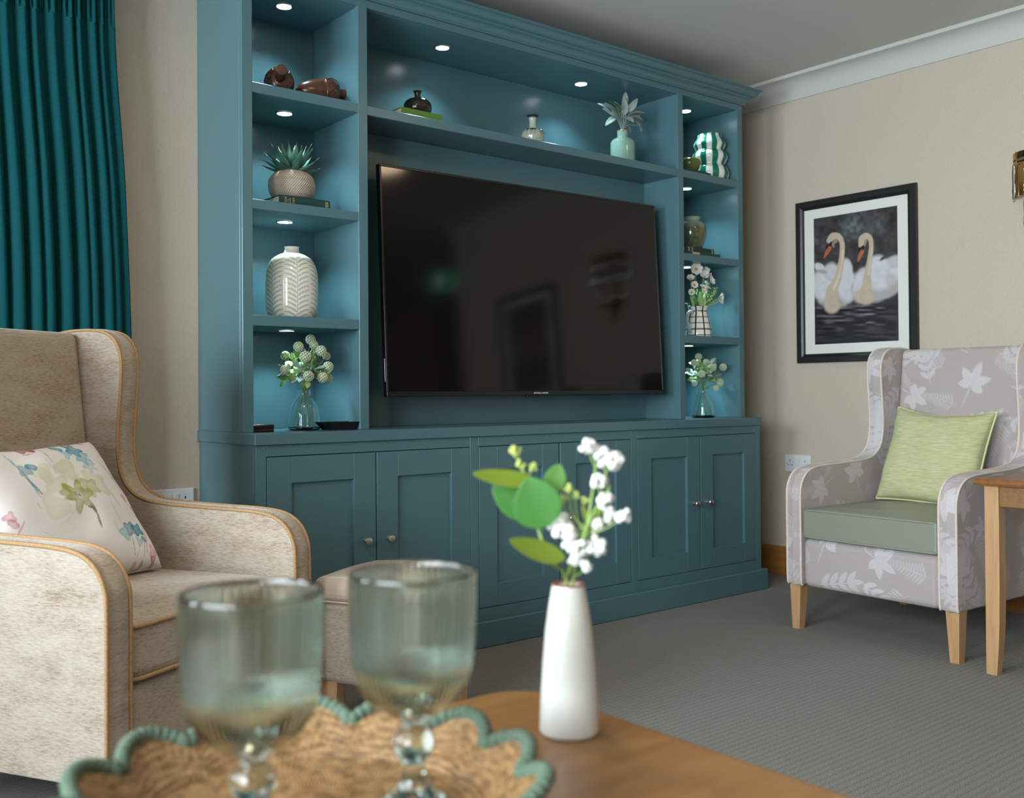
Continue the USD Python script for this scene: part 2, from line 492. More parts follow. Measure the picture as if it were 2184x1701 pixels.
for i, (a, b, z0, z1) in enumerate(WINS):
    w = tag(UsdGeom.Xform.Define(stage, f'/World/window_{i + 1}').GetPrim(), kind='structure')
    t = .055
    x0, x1 = XL - .10, XL - .05
    part(w, 'window_frame', cat(box(x0, x1, a, a + t, z0, z1), box(x0, x1, b - t, b, z0, z1), box(x0, x1, a + t, b - t, z0, z0 + t), box(x0, x1, a + t, b - t, z1 - t, z1)), 'white_plastic')
    n = 2 if i == 0 else 3
    cuts = np.linspace(a + t, b - t, n + 1)
    for k in range(1, n):
        part(w, 'mullion', box(x0, x1, cuts[k] - .03, cuts[k] + .03, z0 + t, z1 - t), 'white_plastic')
    for k in range(n):
        lo, hi = cuts[k] + (.03 if k else 0), cuts[k + 1] - (.03 if k < n - 1 else 0)
        part(w, 'pane', box(x0 + .022, x0 + .028, lo, hi, z0 + t, z1 - t, .0005), 'window_glass', smooth=False)
    part(w, 'window_sill', box(XL - .05, XL + .10, a - .04, b + .04, z0 - .03, z0, .006), 'white_plastic')

# coving and skirting
cov = [(0, 2.582), (.008, 2.582), (.010, 2.592)] + [(.010 + .074 * (1 - math.cos(t)), 2.592 + .088 * math.sin(t)) for t in np.linspace(.12, 1.45, 9)] + [(.092, 2.683), (.095, 2.688), (.095, ZC), (0, ZC)]


def run(profile, x0, x1, along, base, sign):
    """profile (out from the wall, z) swept along an axis"""
    P = np.array(profile, float)
    P = np.c_[base + sign * P[:, 0], P[:, 1]]
    if sign < 0:
        P = P[::-1]
    if along == 'y':
        return slab(P, [(x0, 0), (x1, 0)], axis=1)
    m = slab(P, [(x0, 0), (x1, 0)], axis=1)
    v = m.vertices.copy()
    m.vertices = np.c_[v[:, 1], v[:, 0], v[:, 2]]
    m.fix_normals()
    return m


struct('trim_1', run(cov, YOPEN, YB, 'y', XR, -1), 'coving_white', smooth=40)
struct('trim_2', run(cov, XL, XR, 'x', YB, -1), 'coving_white', smooth=40)
struct('trim_3', run(cov, YF, YB, 'y', XL, 1), 'coving_white', smooth=40)
skp = [(0, 0), (.02, 0), (.02, .122), (.0165, .130), (.0165, .136), (.012, .146), (.006, .153), (0, .1545)]
struct('baseboard_right', run(skp, YOPEN, YB - .02, 'y', XR, -1), 'skirting_oak', smooth=30)
struct('baseboard_back_1', run(skp, 2.78, XR - .02, 'x', YB, -1), 'skirting_oak', smooth=30)
struct('baseboard_back_2', run(skp, XL, -.02, 'x', YB, -1), 'skirting_oak', smooth=30)
struct('baseboard_left', run(skp, YF, YB - .02, 'y', XL, 1), 'skirting_oak', smooth=30)

# ================================================================== the fitted media cabinet
XD = [0, .0394, .4618, .5022, 2.2523, 2.2918, 2.7134, 2.7532]       # face-frame stile edges
ZB, ZT = .8714, 2.4578
SH = [1.2432, 1.2812, 1.6490, 1.6840, 2.0555, 2.0920]
DB, NICHE = .3555, .2287
FT = .022                                                            # face frame thickness


def tower(a, b, c, d, label, outer):
    t = thing('display_tower', label, 'shelving', ((a + d) / 2, .18, ZB))
    o = np.array([(a + d) / 2, .18, ZB])
    P = lambda n, m, **k: part(t, n, moved(m, -o), 'teal_paint', **k)
    P('stile', box(a, b, 0, FT, ZB, ZT + .0292))
    P('stile', box(c, d, 0, FT, ZB, ZT + .0292))
    P('side_panel', box(a + (0 if outer == 'l' else .003), b - .003, FT, YB - .001, ZB, ZT + .0292))
    P('side_panel', box(c + .003, d - (0 if outer == 'r' else .003), FT, YB - .001, ZB, ZT + .0292))
    P('back_panel', box(b - .003, c + .003, DB, DB + .018, ZB, ZT))
    P('roof_panel', box(b - .003, c + .003, FT, DB + .02, ZT, ZT + .029))
    P('top_rail', box(b, c, 0, FT, ZT, ZT + .0292))
    for k in range(3):
        P('shelf', box(b - .002, c + .002, .0005, DB, SH[2 * k], SH[2 * k + 1], .002))
    return t


tower(*XD[0:4], 'tall teal display tower left of the television, holding the carved acorns and agave', 'l')
tower(*XD[4:8], 'tall teal display tower right of the television, holding the striped vase and checked jug', 'r')
o = np.array([1.377, .18, ZB])
t = thing('overhead_shelf_unit', 'wide teal unit of one long shelf and backboards above and behind the television', 'shelving', o)
P = lambda n, m, **k: part(t, n, moved(m, -o), 'teal_paint', **k)
P('shelf', box(XD[3] - .002, XD[4] + .002, .0005, DB, 2.0537, 2.0896, .002))
P('back_panel', box(XD[3] - .003, XD[4] + .003, DB, DB + .018, 2.0896, ZT))
P('television_backboard', box(XD[3] - .003, XD[4] + .003, NICHE, NICHE + .018, ZB, 2.0537))
P('roof_panel', box(XD[3] - .003, XD[4] + .003, FT, DB + .02, ZT, ZT + .029))
P('top_rail', box(XD[3], XD[4], 0, FT, ZT, ZT + .0292))
# cornice: profile (projection, z) mitred round three sides
cp = [(0, 2.487), (.007, 2.487), (.009, 2.4905), (.0135, 2.4925)] + [(.0335 - .020 * math.cos(a), 2.4925 + .024 * math.sin(a)) for a in np.linspace(.1, PI / 2, 6)][1:] + \
     [(.0345, 2.5175), (.0385, 2.519), (.0395, 2.524)] + [(.0395 + .018 * math.sin(a), 2.524 + .010 * (1 - math.cos(a))) for a in np.linspace(0, PI / 2, 6)][1:] + \
     [(.0725 - .015 * math.cos(a), 2.534 + .0185 * math.sin(a)) for a in np.linspace(0, PI / 2, 6)][1:] + [(.0745, 2.553), (.0765, 2.5555), (.0765, 2.5615), (0, 2.5615)]
V = []
for p, z in cp:
    V.append([(XD[0] - p, YB - .002, z), (XD[0] - p, -p, z), (XD[7] + p, -p, z), (XD[7] + p, YB - .002, z)])
V = np.array(V)
cm = grid(V)
k = len(cm.vertices)
cap1, cap2 = np.arange(len(cp)) * 4, np.arange(len(cp)) * 4 + 3
tri = polyfaces(np.array(cp))
F = np.vstack([cm.faces, np.array([cap1[x] for x in tri]), np.array([cap2[x][::-1] for x in tri])])
cm = trimesh.Trimesh(cm.vertices, F, process=False)
cm.fix_normals()
tp = box(XD[0], XD[7], 0, YB - .002, 2.4872, 2.5605, .0005)
t = thing('cornice', 'stepped and moulded teal cornice along the top of the media cabinet', 'cornice', (1.377, .18, 2.487))
part(t, 'moulding', moved(cm, (-1.377, -.18, -2.487)), 'teal_paint', smooth=25)
part(t, 'top_board', moved(tp, (-1.377, -.18, -2.487)), 'teal_paint')
top('worktop', box(-.005, 2.7561, -.1038, YB - .001, .8318, ZB, .002), 'teal_paint', 'long teal worktop running along the tops of the three base cupboards', 'worktop')

YFc, YI = -.0937, -.0937 + .020                # carcass front, back of the doors
DX = [.0424, .4719, .4767, .9048, .9463, 1.3725, 1.3805, 1.8075, 1.8514, 2.2825, 2.2885, 2.7146]
UX = [0.0027, .9048, 1.8090, 2.7531]
names = ['teal double-door base cupboard at the beige armchair end, below the glass vase and coasters', 'teal double-door base cupboard in the middle, below the television', 'teal double-door base cupboard at the far end, nearest the leafy armchair']


def knob():
    pr = [(.004, 0), (.0085, .0), (.0085, .002), (.005, .003), (.0048, .012), (.0065, .015), (.013, .018), (.0155, .022), (.0155, .026), (.013, .030), (.006, .0325), (.0005, .033)]
    return moved(lathe(pr, 28), R=frame_to((0, -1, 0)))


for u in range(3):
    a, b = UX[u], UX[u + 1]
    o = np.array([(a + b) / 2, .15, 0])
    t = thing('base_cupboard', names[u], 'cupboard', o)
    P = lambda n, m, mt='teal_paint', par=None, **k: part(par or t, n, moved(m, -o), mt, **k)
    d0, d1, d2, d3 = DX[4 * u:4 * u + 4]
    s0 = a                                       # stile to the left of the pair of doors
    sl = d0 if u == 0 else d0
    P('carcass', cat(box(a, a + .018, YI, YB - .002, 0.0, .8316), box(b - .018, b, YI, YB - .002, 0.0, .8316), box(a + .018, b - .018, YI, YB - .002, .13, .148),
                     box(a + .018, b - .018, YB - .02, YB - .002, .148, .8316), box(a + .018, b - .018, YI, YI + .03, .795, .8316)))
    P('stile', box(a, d0 - .0015, YFc, YI, 0.0, .8316, .0012))
    if u == 2:
        P('stile', box(d3 + .0015, b, YFc, YI, 0.0, .8316, .0012))
    hi = d3 + .0015 if u == 2 else b
    P('top_rail', box(d0 - .0010, hi - .0005, YFc, YI, .7925, .8316, .0012))
    P('bottom_rail', box(d0 - .0010, hi - .0005, YFc, YI, .06, .1490, .0012))
    for (x0, x1, hs) in ((d0 + .001, d1, 1), (d2, d3 - .001, -1)):
        z0, z1, st, rc = .1515, .7900, .092, .013
        fr = cat(box(x0, x0 + st, YFc, YI, z0, z1), box(x1 - st, x1, YFc, YI, z0, z1), box(x0 + st, x1 - st, YFc, YI, z0, z0 + st, .0008), box(x0 + st, x1 - st, YFc, YI, z1 - st, z1, .0008))
        dr = P('door', fr)
        P('door_panel', box(x0 + st - .004, x1 - st + .004, YFc + rc, YI, z0 + st - .004, z1 - st + .004, .0005), par=dr)
        kx = x1 - st / 2 if hs > 0 else x0 + st / 2
        P('knob', moved(knob(), (kx, YFc, .472)), 'steel', par=dr, label='brushed steel door knob')
pl = cat(box(-.020, 2.7769, -.1186, YFc - .0002, 0.0005, .1022, .003), box(2.7533, 2.7769, YFc - .0002, YB - .025, .0005, .1022, .003), box(-.020, .0025, YFc - .0002, YB - .025, .0005, .1022, .003))
top('plinth', pl, 'teal_paint', 'low teal plinth board round the foot of the base cupboards', 'plinth')

# recessed spotlights in the cabinet
SPOTS = [(.25, .178, ZT, 'topmost compartment of the left display tower, above the carved acorns', 'in the left display tower'),
         (.25, .178, SH[4], 'left display tower above the agave in its woven pot', 'in the left display tower'),
         (.25, .178, SH[2], 'left display tower above the fern-patterned vase', 'in the left display tower'),
         (.255, .178, SH[0], 'left display tower above the white bouquet and black dish', 'in the left display tower'),
         (.976, .178, ZT, 'long top compartment, above the dark ceramic pot and lime book', ''),
         (1.776, .178, ZT, 'long top compartment, between the pale bottle vase and the grey-leaf bottle', ''),
         (2.516, .178, ZT, 'topmost compartment of the right display tower, above the green apple pot', ''),
         (2.516, .178, SH[4], 'right display tower above the mottled jar', ''),
         (2.516, .178, SH[2], 'right display tower above the poppies in the checked jug', ''),
         (2.52, .178, SH[0], 'right display tower above the bouquet in clear glass', '')]
for x, y, z, where, _ in SPOTS:
    t = thing('spotlight', f'small round recessed spotlight, {where}', 'light', (x, y, z))
    part(t, 'trim_ring', lathe([(.0275, -.0005), (.0275, -.0025), (.030, -.0035), (.0325, -.0025), (.0335, -.0001)], 40, close=True), 'chrome')
    part(t, 'lens', lathe([(.0005, -.0022), (.0275, -.0022), (.0275, -.0003), (.0005, -.0003)], 40), 'spot_lens', label='lit white lens')
    L = UsdLux.SphereLight.Define(stage, t.GetPath().pathString + '/beam')
    L.AddTranslateOp().Set(Gf.Vec3d(0, 0, -.012))
    L.CreateRadiusAttr(.024 * S)
    L.CreateIntensityAttr(SPOT_I)
    L.CreateColorAttr(Gf.Vec3f(*SPOT_C))
    sh = UsdLux.ShapingAPI.Apply(L.GetPrim())
    sh.CreateShapingConeAngleAttr(60.0)
    sh.CreateShapingConeSoftnessAttr(.75)

# ================================================================== television
TW, TH, TT = 1.545, .918, .028
tilt = math.atan2(.064, .918) * .80
t = thing('television', 'large flat black television with a reflective dark screen, mounted in the teal cabinet', 'television', (1.393, .068, 1.452))
Rt = trimesh.transformations.rotation_matrix(-tilt, [1, 0, 0])[:3, :3]
Rt = Rt @ trimesh.transformations.rotation_matrix(math.radians(-1.4), [0, 0, 1])[:3, :3]


def tv(n, m, mt, par=None, **k):
    return part(par or t, n, moved(m, (0, 0, 0), R=Rt), mt, **k)


hw, hh, bz, bb = TW / 2, TH / 2, .010, .019
tv('casing', cat(rbox(-hw, hw, .004, TT, -hh, hh, .004), rbox(-.42, .42, TT - .004, TT + .035, -.36, .12, .02)), 'black_plastic')
tv('bezel', cat(box(-hw, hw, 0, .006, -hh, -hh + bb), box(-hw, hw, 0, .006, hh - bz, hh), box(-hw, -hw + bz, 0, .006, -hh + bb, hh - bz), box(hw - bz, hw, 0, .006, -hh + bb, hh - bz)), 'black_plastic')
tv('screen', box(-hw + bz, hw - bz, .0025, .0045, -hh + bb, hh - bz, .0003), 'screen_glass', smooth=False)
tv('brand_lettering', text('MITCHELL & BROWN', .0058, .0006, (.002, -.0002, -hh + .0065), (1, 0, 0), (0, 0, 1), True, True), 'silver_print', smooth=False)
tv('sensor_housing', rbox(-.075, -.005, .004, .018, -hh - .009, -hh + .001, .003), 'black_plastic')
tv('side_label', box(-hw - .0008, -hw, .008, .014, -.40, -.31, .0003), 'white_plastic', label='thin pale label strip')
part(t, 'wall_bracket', box(-.25, .25, TT + .03, .158, -.12, .1), 'black_plastic')

# ================================================================== curtain on the back wall
def curtain():
    ns, nz = 760, 46
    s = np.linspace(0, 1, ns)
    zz = np.concatenate([np.linspace(2.50, 2.24, 14), np.linspace(2.20, .03, nz - 14)])
    r2 = np.random.default_rng(5)
    nf = 33
    cuts = np.cumsum(np.r_[0, r2.uniform(.6, 1.45, nf)])
    ph = np.interp(s, cuts / cuts[-1], np.arange(nf + 1))
    amp = np.interp(s, np.linspace(0, 1, 15), r2.uniform(.5, 1.1, 15))
    V = np.zeros((nz, ns, 3))
    for i, z in enumerate(zz):
        k = sstep(2.26, 1.3, z)                       # 0 at the heading, 1 lower down
        xr = -.335 + .024 * sstep(2.37, 1.7, z) + .030 * sstep(2.2, .9, z)
        x = -1.75 + s * (xr + 1.75)
        big = np.cos(2 * PI * ph + .35 * math.sin(3 * z)) * amp
        big = np.sign(big) * np.abs(big) ** .8
        small = np.cos(2 * PI * ph * 2.0 + 1.0) * .45 + np.cos(2 * PI * ph * 3.0) * .25
        d = .030 * big * (.40 + .60 * k) + .008 * small * (1 - k)
        if z > 2.285:
            d = .55 * d + .007 * np.cos(2 * PI * ph * 4)
        x = x + .012 * np.sin(2 * PI * ph + .6) * (.4 + .6 * k)
        V[i] = np.c_[x, .300 - d * np.minimum(1, (1 - s) * 14 + .35), np.full(ns, z)]
    return sheet(V, .003)


t = thing('curtain', 'deep teal pleated full-length curtain hanging on the back wall behind the beige armchair', 'curtain', (-1.04, .285, 0))
cm = moved(curtain(), (1.04, -.285, 0))
v, f = cm.vertices, cm.faces
hd = v[f][:, :, 2].min(1) > 2.275
for nm, sel in (('curtain_cloth', ~hd), ('pleated_heading', hd)):
    sub = cm.submesh([np.where(sel)[0]], append=True, repair=False)
    part(t, nm, sub, 'curtain_cloth', smooth=True)
tk = thing('curtain_track', 'white curtain track fixed above the teal curtain', 'curtain track', (-1.04, .33, 2.52))
part(tk, 'rail', box(-.78, .78, -.02, .015, -.012, .012), 'white_plastic')
for xx in (-.6, 0, .6):
    part(tk, 'bracket', box(xx - .012, xx + .012, .015, .0618, -.02, .02), 'white_plastic')

# ================================================================== printed patterns (colour of the print only, evaluated at the mesh's vertices)
def leaf_field():
    r2 = np.random.default_rng(11)
    T = .52
    L = []                                              # centre x, y, angle, length, width, strength

    def palmate(x, y, a0, k=1.0):
        for a, l in zip((-1.9, -.95, 0, .95, 1.9), (.055, .075, .088, .075, .055)):
            L.append((x, y, a0 + a, l * k, .034 * k, .95))
        L.append((x, y, a0 + PI, .09 * k, .005, .8))

    def fern(x, y, a0, k=1.0, st=.55):
        L.append((x, y, a0, .20 * k, .006, st))
        for i in range(13):
            t = .02 + i * .0145
            w = .050 * k * (1 - i / 15)
            for sgn in (-1, 1):
                L.append((x + math.cos(a0) * t * k, y + math.sin(a0) * t * k, a0 + sgn * 1.05, w, .0085, st))

    def sprig(x, y, a0, k=1.0):
        L.append((x, y, a0, .17 * k, .005, .8))
        for i in range(4):
            t = .03 + i * .04
            for sgn in (-1, 1):
                L.append((x + math.cos(a0) * t * k, y + math.sin(a0) * t * k, a0 + sgn * .75, .062 * k, .022 * k, .85))
        L.append((x + math.cos(a0) * .16 * k, y + math.sin(a0) * .16 * k, a0, .06 * k, .022 * k, .85))

    palmate(.12, .12, 1.2, 1.15); palmate(.41, .35, 2.4, 1.2); palmate(.36, .07, -.5, 1.0); palmate(.14, .36, 4.0, .95)
    fern(.03, .26, .7, 1.1); fern(.27, .48, 4.4, 1.0); fern(.49, .47, 3.6, 1.1); fern(.22, .26, 5.4, 1.0, .5); fern(.5, .18, 2.2, 1.0, .55); fern(.30, .38, .1, 1.0, .5); fern(.06, .03, 2.9, 1.0, .5)
    sprig(.25, .18, 1.0, 1.15); sprig(.07, .45, .2, 1.05); sprig(.45, .12, 1.9, .95); sprig(.28, .50, -.6, .9); sprig(.50, .28, 3.4, .8)
    return np.array(L), T


LEAVES, LT = leaf_field()


def leaf_print(coord):
    def fn(pts):
        p, q = coord(pts)
        m = np.zeros(len(p))
        pm, qm = p % LT, q % LT
        order = np.argsort(pm)
        ps = pm[order]
        for (cx, cy, a, l, w, st) in LEAVES:
            ca, sa = math.cos(a), math.sin(a)
            lo, hi = cx + min(0, l * ca) - w / 2 - .003, cx + max(0, l * ca) + w / 2 + .003
            for sh in (-LT, 0, LT):
                i0, i1 = np.searchsorted(ps, [lo + sh, hi + sh])
                if i1 <= i0:
                    continue
                ix = order[i0:i1]
                dx, dy = pm[ix] - cx - sh, (qm[ix] - cy + LT / 2) % LT - LT / 2
                ok = np.abs(dy - l * sa / 2) < abs(l * sa) / 2 + w / 2 + .003
                ix, dx, dy = ix[ok], dx[ok], dy[ok]
                t = (dx * ca + dy * sa) / l
                d = np.abs(dy * ca - dx * sa)
                half = w / 2 * np.sin(PI * np.clip(t, 0, 1) ** .85) ** .8
                v = st * sstep(.0022, -.0015, d - half) * (1 - .25 * sstep(.0018, .0006, d) * (w > .02)) * ((t > -.02) & (t < 1.02))
                m[ix] = np.maximum(m[ix], v)
        n = sn(np.c_[p * 9, q * 9, p * 0])
        g, f = np.array([.435, .385, .38]), np.array([.60, .575, .60])
        return g + (f - g) * (m * (.92 + .12 * np.clip(n, -1, 1)))[:, None]
    return fn


# ================================================================== wing armchairs (one design, two coverings)
AU, AV, AI = .42, .38, .305
PROF = [(.012, .19), (.001, .215), (0, .40), (0, .555), (.006, .604), (.030, .645), (.075, .672), (.15, .683), (.30, .688), (.42, .693), (.50, .702), (.548, .721), (.583, .755), (.601, .805), (.606, .87), (.601, .95), (.594, 1.03),
        (.592, 1.095), (.600, 1.137), (.622, 1.170), (.660, 1.190), (.72, 1.197), (.80, 1.194), (.848, 1.182), (.870, 1.150)]


def armchair(label, cover, pipe, loc, rz, cushion_mat, leg_mat, paint, edge, stripe):
    t = thing('armchair', label, 'armchair', loc, rz)
    pf = spline(PROF, 6)
    back = spline([(.870, 1.150), (.868, 1.0), (.858, .7), (.845, .4), (.83, .19)], 6)[1:]
    out = np.vstack([pf, back])
    P2 = np.c_[AU - out[:, 0], out[:, 1]]
    area = np.sum(P2[:, 0] * np.roll(P2[:, 1], -1) - np.roll(P2[:, 0], -1) * P2[:, 1])
    if area < 0:
        P2 = P2[::-1]

    def cov(nm, m, coord, par=None, **k):
        if paint:
            return part(par or t, nm, fine(m, edge), cover, smooth=38, paint=leaf_print(coord), **k)
        return part(par or t, nm, m, cover, smooth=38, **k)

    lay = [(AI, .0075), (AI + .003, .0022), (AI + .010, .0), (AI + .0375, -.006), (AV - .010, 0), (AV - .003, .0022), (AV, .0075)]
    for sg in (1, -1):
        m = slab(P2, [(sg * a, b) for a, b in lay])
        sp = cov('side_panel', m, lambda q, s=sg: (q[:, 0] + q[:, 1] + .13 * s, q[:, 2] + .25 * q[:, 0] * (np.abs(q[:, 1]) < 0)))
        for v in (AI + .0035, AV - .0035):
            c = pf[3:] if True else pf
            path = np.c_[AU - pf[:, 0], np.full(len(pf), sg * v), pf[:, 1]]
            inw = np.array([np.r_[AU - .45, sg * v, .6]]) - path
            part(sp, 'piping', tube(path, .0052, 7), pipe, smooth=True)
    # backrest: leaning, slightly hollow front
    b = fine(rbox(AU - .80, AU - .665, -AI + .001, AI - .001, .36, 1.190, .022, 3), .03)
    V = b.vertices.copy()
    z = V[:, 2]
    front = sstep(AU - .80, AU - .70, V[:, 0])
    V[:, 0] += -.085 * np.clip((z - .5) / .7, 0, 1.1) + front * (.018 * (1 - (V[:, 1] / AI) ** 2) * np.sin(PI * np.clip((z - .36) / .85, 0, 1)))
    b.vertices = V
    cov('backrest', b, lambda q: (q[:, 1] + .07, q[:, 2] + .13))
    cov('back_panel', box(AU - .845, AU - .815, -AI, AI, .19, .9, .004), lambda q: (q[:, 1], q[:, 2]))
    # seat frame with a rolled front
    s = fine(rbox(AU - .80, AU - .004, -AI + .001, AI - .001, .187, .387, .028, 4), .05)
    cov('seat_base', s, lambda q: (q[:, 1] + .31, q[:, 2] + .6 * q[:, 0]))
    c = fine(rbox(AU - .665, AU - .002, -AI + .003, AI - .003, .390, .512, .012 if cushion_mat else .022, 3), .04)
    V = c.vertices.copy()
    k = (1 - (V[:, 1] / AI) ** 2) * np.clip((AU - V[:, 0]) / .1, 0, 1)
    V[:, 2] += np.where(V[:, 2] > .45, .014 * k, 0)
    V[:, 0] += np.where(V[:, 0] > AU - .01, .006 * (1 - (V[:, 1] / AI) ** 2), 0)
    c.vertices = V
    sc = part(t, 'seat_cushion', c, cushion_mat or cover, smooth=40)
    for zz in (.395, .507):
        y = np.linspace(-AI + .003, AI - .003, 40)
        x = AU - .003 + .006 * (1 - (y / AI) ** 2) - .022 * np.clip((np.abs(y) - AI + .025) / .022, 0, 1) ** 2
        path = np.c_[x, y, np.full(40, zz)]
        part(sc, 'piping', tube(path, .0042 if cushion_mat else .0050, 7), cushion_mat or pipe, smooth=True)
    for fx, sy in ((1, 1), (1, -1), (-1, 1), (-1, -1)):
        if fx > 0:
            x0, x1 = AU - .070, AU - .014
            q = [(x0, .322, .198), (x1, .322, .198), (x1, .376, .198), (x0, .376, .198), (x0 + .014, .335, 0), (x1 - .006, .335, 0), (x1 - .006, .370, 0), (x0 + .014, .370, 0)]
        else:
            x0, x1 = AU - .80, AU - .745
            q = [(x0, .315, .198), (x1, .315, .198), (x1, .370, .198), (x0, .370, .198), (x0 - .035, .325, 0), (x1 - .055, .325, 0), (x1 - .055, .360, 0), (x0 - .035, .360, 0)]
        q = np.array(q)
        q[:, 1] *= sy
        part(t, 'leg', trimesh.convex.convex_hull(q), leg_mat, smooth=False)
    return t


TH1, TH2 = -1.06, 3.097
f1, f2 = np.array([math.cos(TH1), math.sin(TH1)]), np.array([math.cos(TH2), math.sin(TH2)])
A1, A2 = np.array([-.478, -.939]) - f1 * AU, np.array([2.115, -1.07]) - f2 * AU
armchair('beige chenille wing armchair with tan piping, in front of the teal curtain', 'chenille', 'tan_piping', (*A1, 0), TH1, None, 'oak_leg', False, .02, True)
armchair('pale lilac leaf-print wing armchair with sage vinyl seat, against the right wall', 'leaf_linen', 'pale_piping', (*A2, 0), TH2, 'sage_vinyl', 'oak_leg', True, .0085, False)


def pillow(w, h, d, nu=90, nv=90, pinch=.055, wrinkle=.004, seed=1, sag=.006):
    """front faces +x; y is the width, z the height from 0"""
    a, b = np.linspace(-1, 1, nu), np.linspace(-1, 1, nv)
    A, B = np.meshgrid(a, b)
    Y = w / 2 * A * (1 - pinch * (1 - B ** 2))
    Z = h / 2 * B * (1 - pinch * (1 - A ** 2)) - sag * np.clip(B, 0, 1) ** 3 * (1 - A ** 2)
    prof = ((1 - A ** 4) * (1 - B ** 4)) ** .48
    nz = sn(np.c_[(A * 3 + seed).ravel(), (B * 3).ravel(), np.full(A.size, seed * 1.7)]).reshape(A.shape)
    X = d / 2 * prof + wrinkle * nz * prof ** .5 * 2 * (1 - .5 * prof)
    F = np.stack([X, Y, Z + h / 2], -1)
    Bk = np.stack([-d / 2 * prof, Y, Z + h / 2], -1)
    f, g = grid(F), grid(Bk)
    m = trimesh.util.concatenate([f, trimesh.Trimesh(g.vertices, g.faces[:, ::-1], process=False)])
    m.merge_vertices(digits_vertex=6)
    edge = np.vstack([F[0, :-1], F[:-1, -1], F[-1, :0:-1], F[:0:-1, 0]])
    return m, edge


def lean(pts_or_mesh, ang, t, roll=0.0, yaw=0.0):
    R = trimesh.transformations.euler_matrix(roll, -ang, yaw, 'sxyz')[:3, :3]
    return R, np.array(t, float)


def put(m, R, t):
    return moved(m, t, R=R)


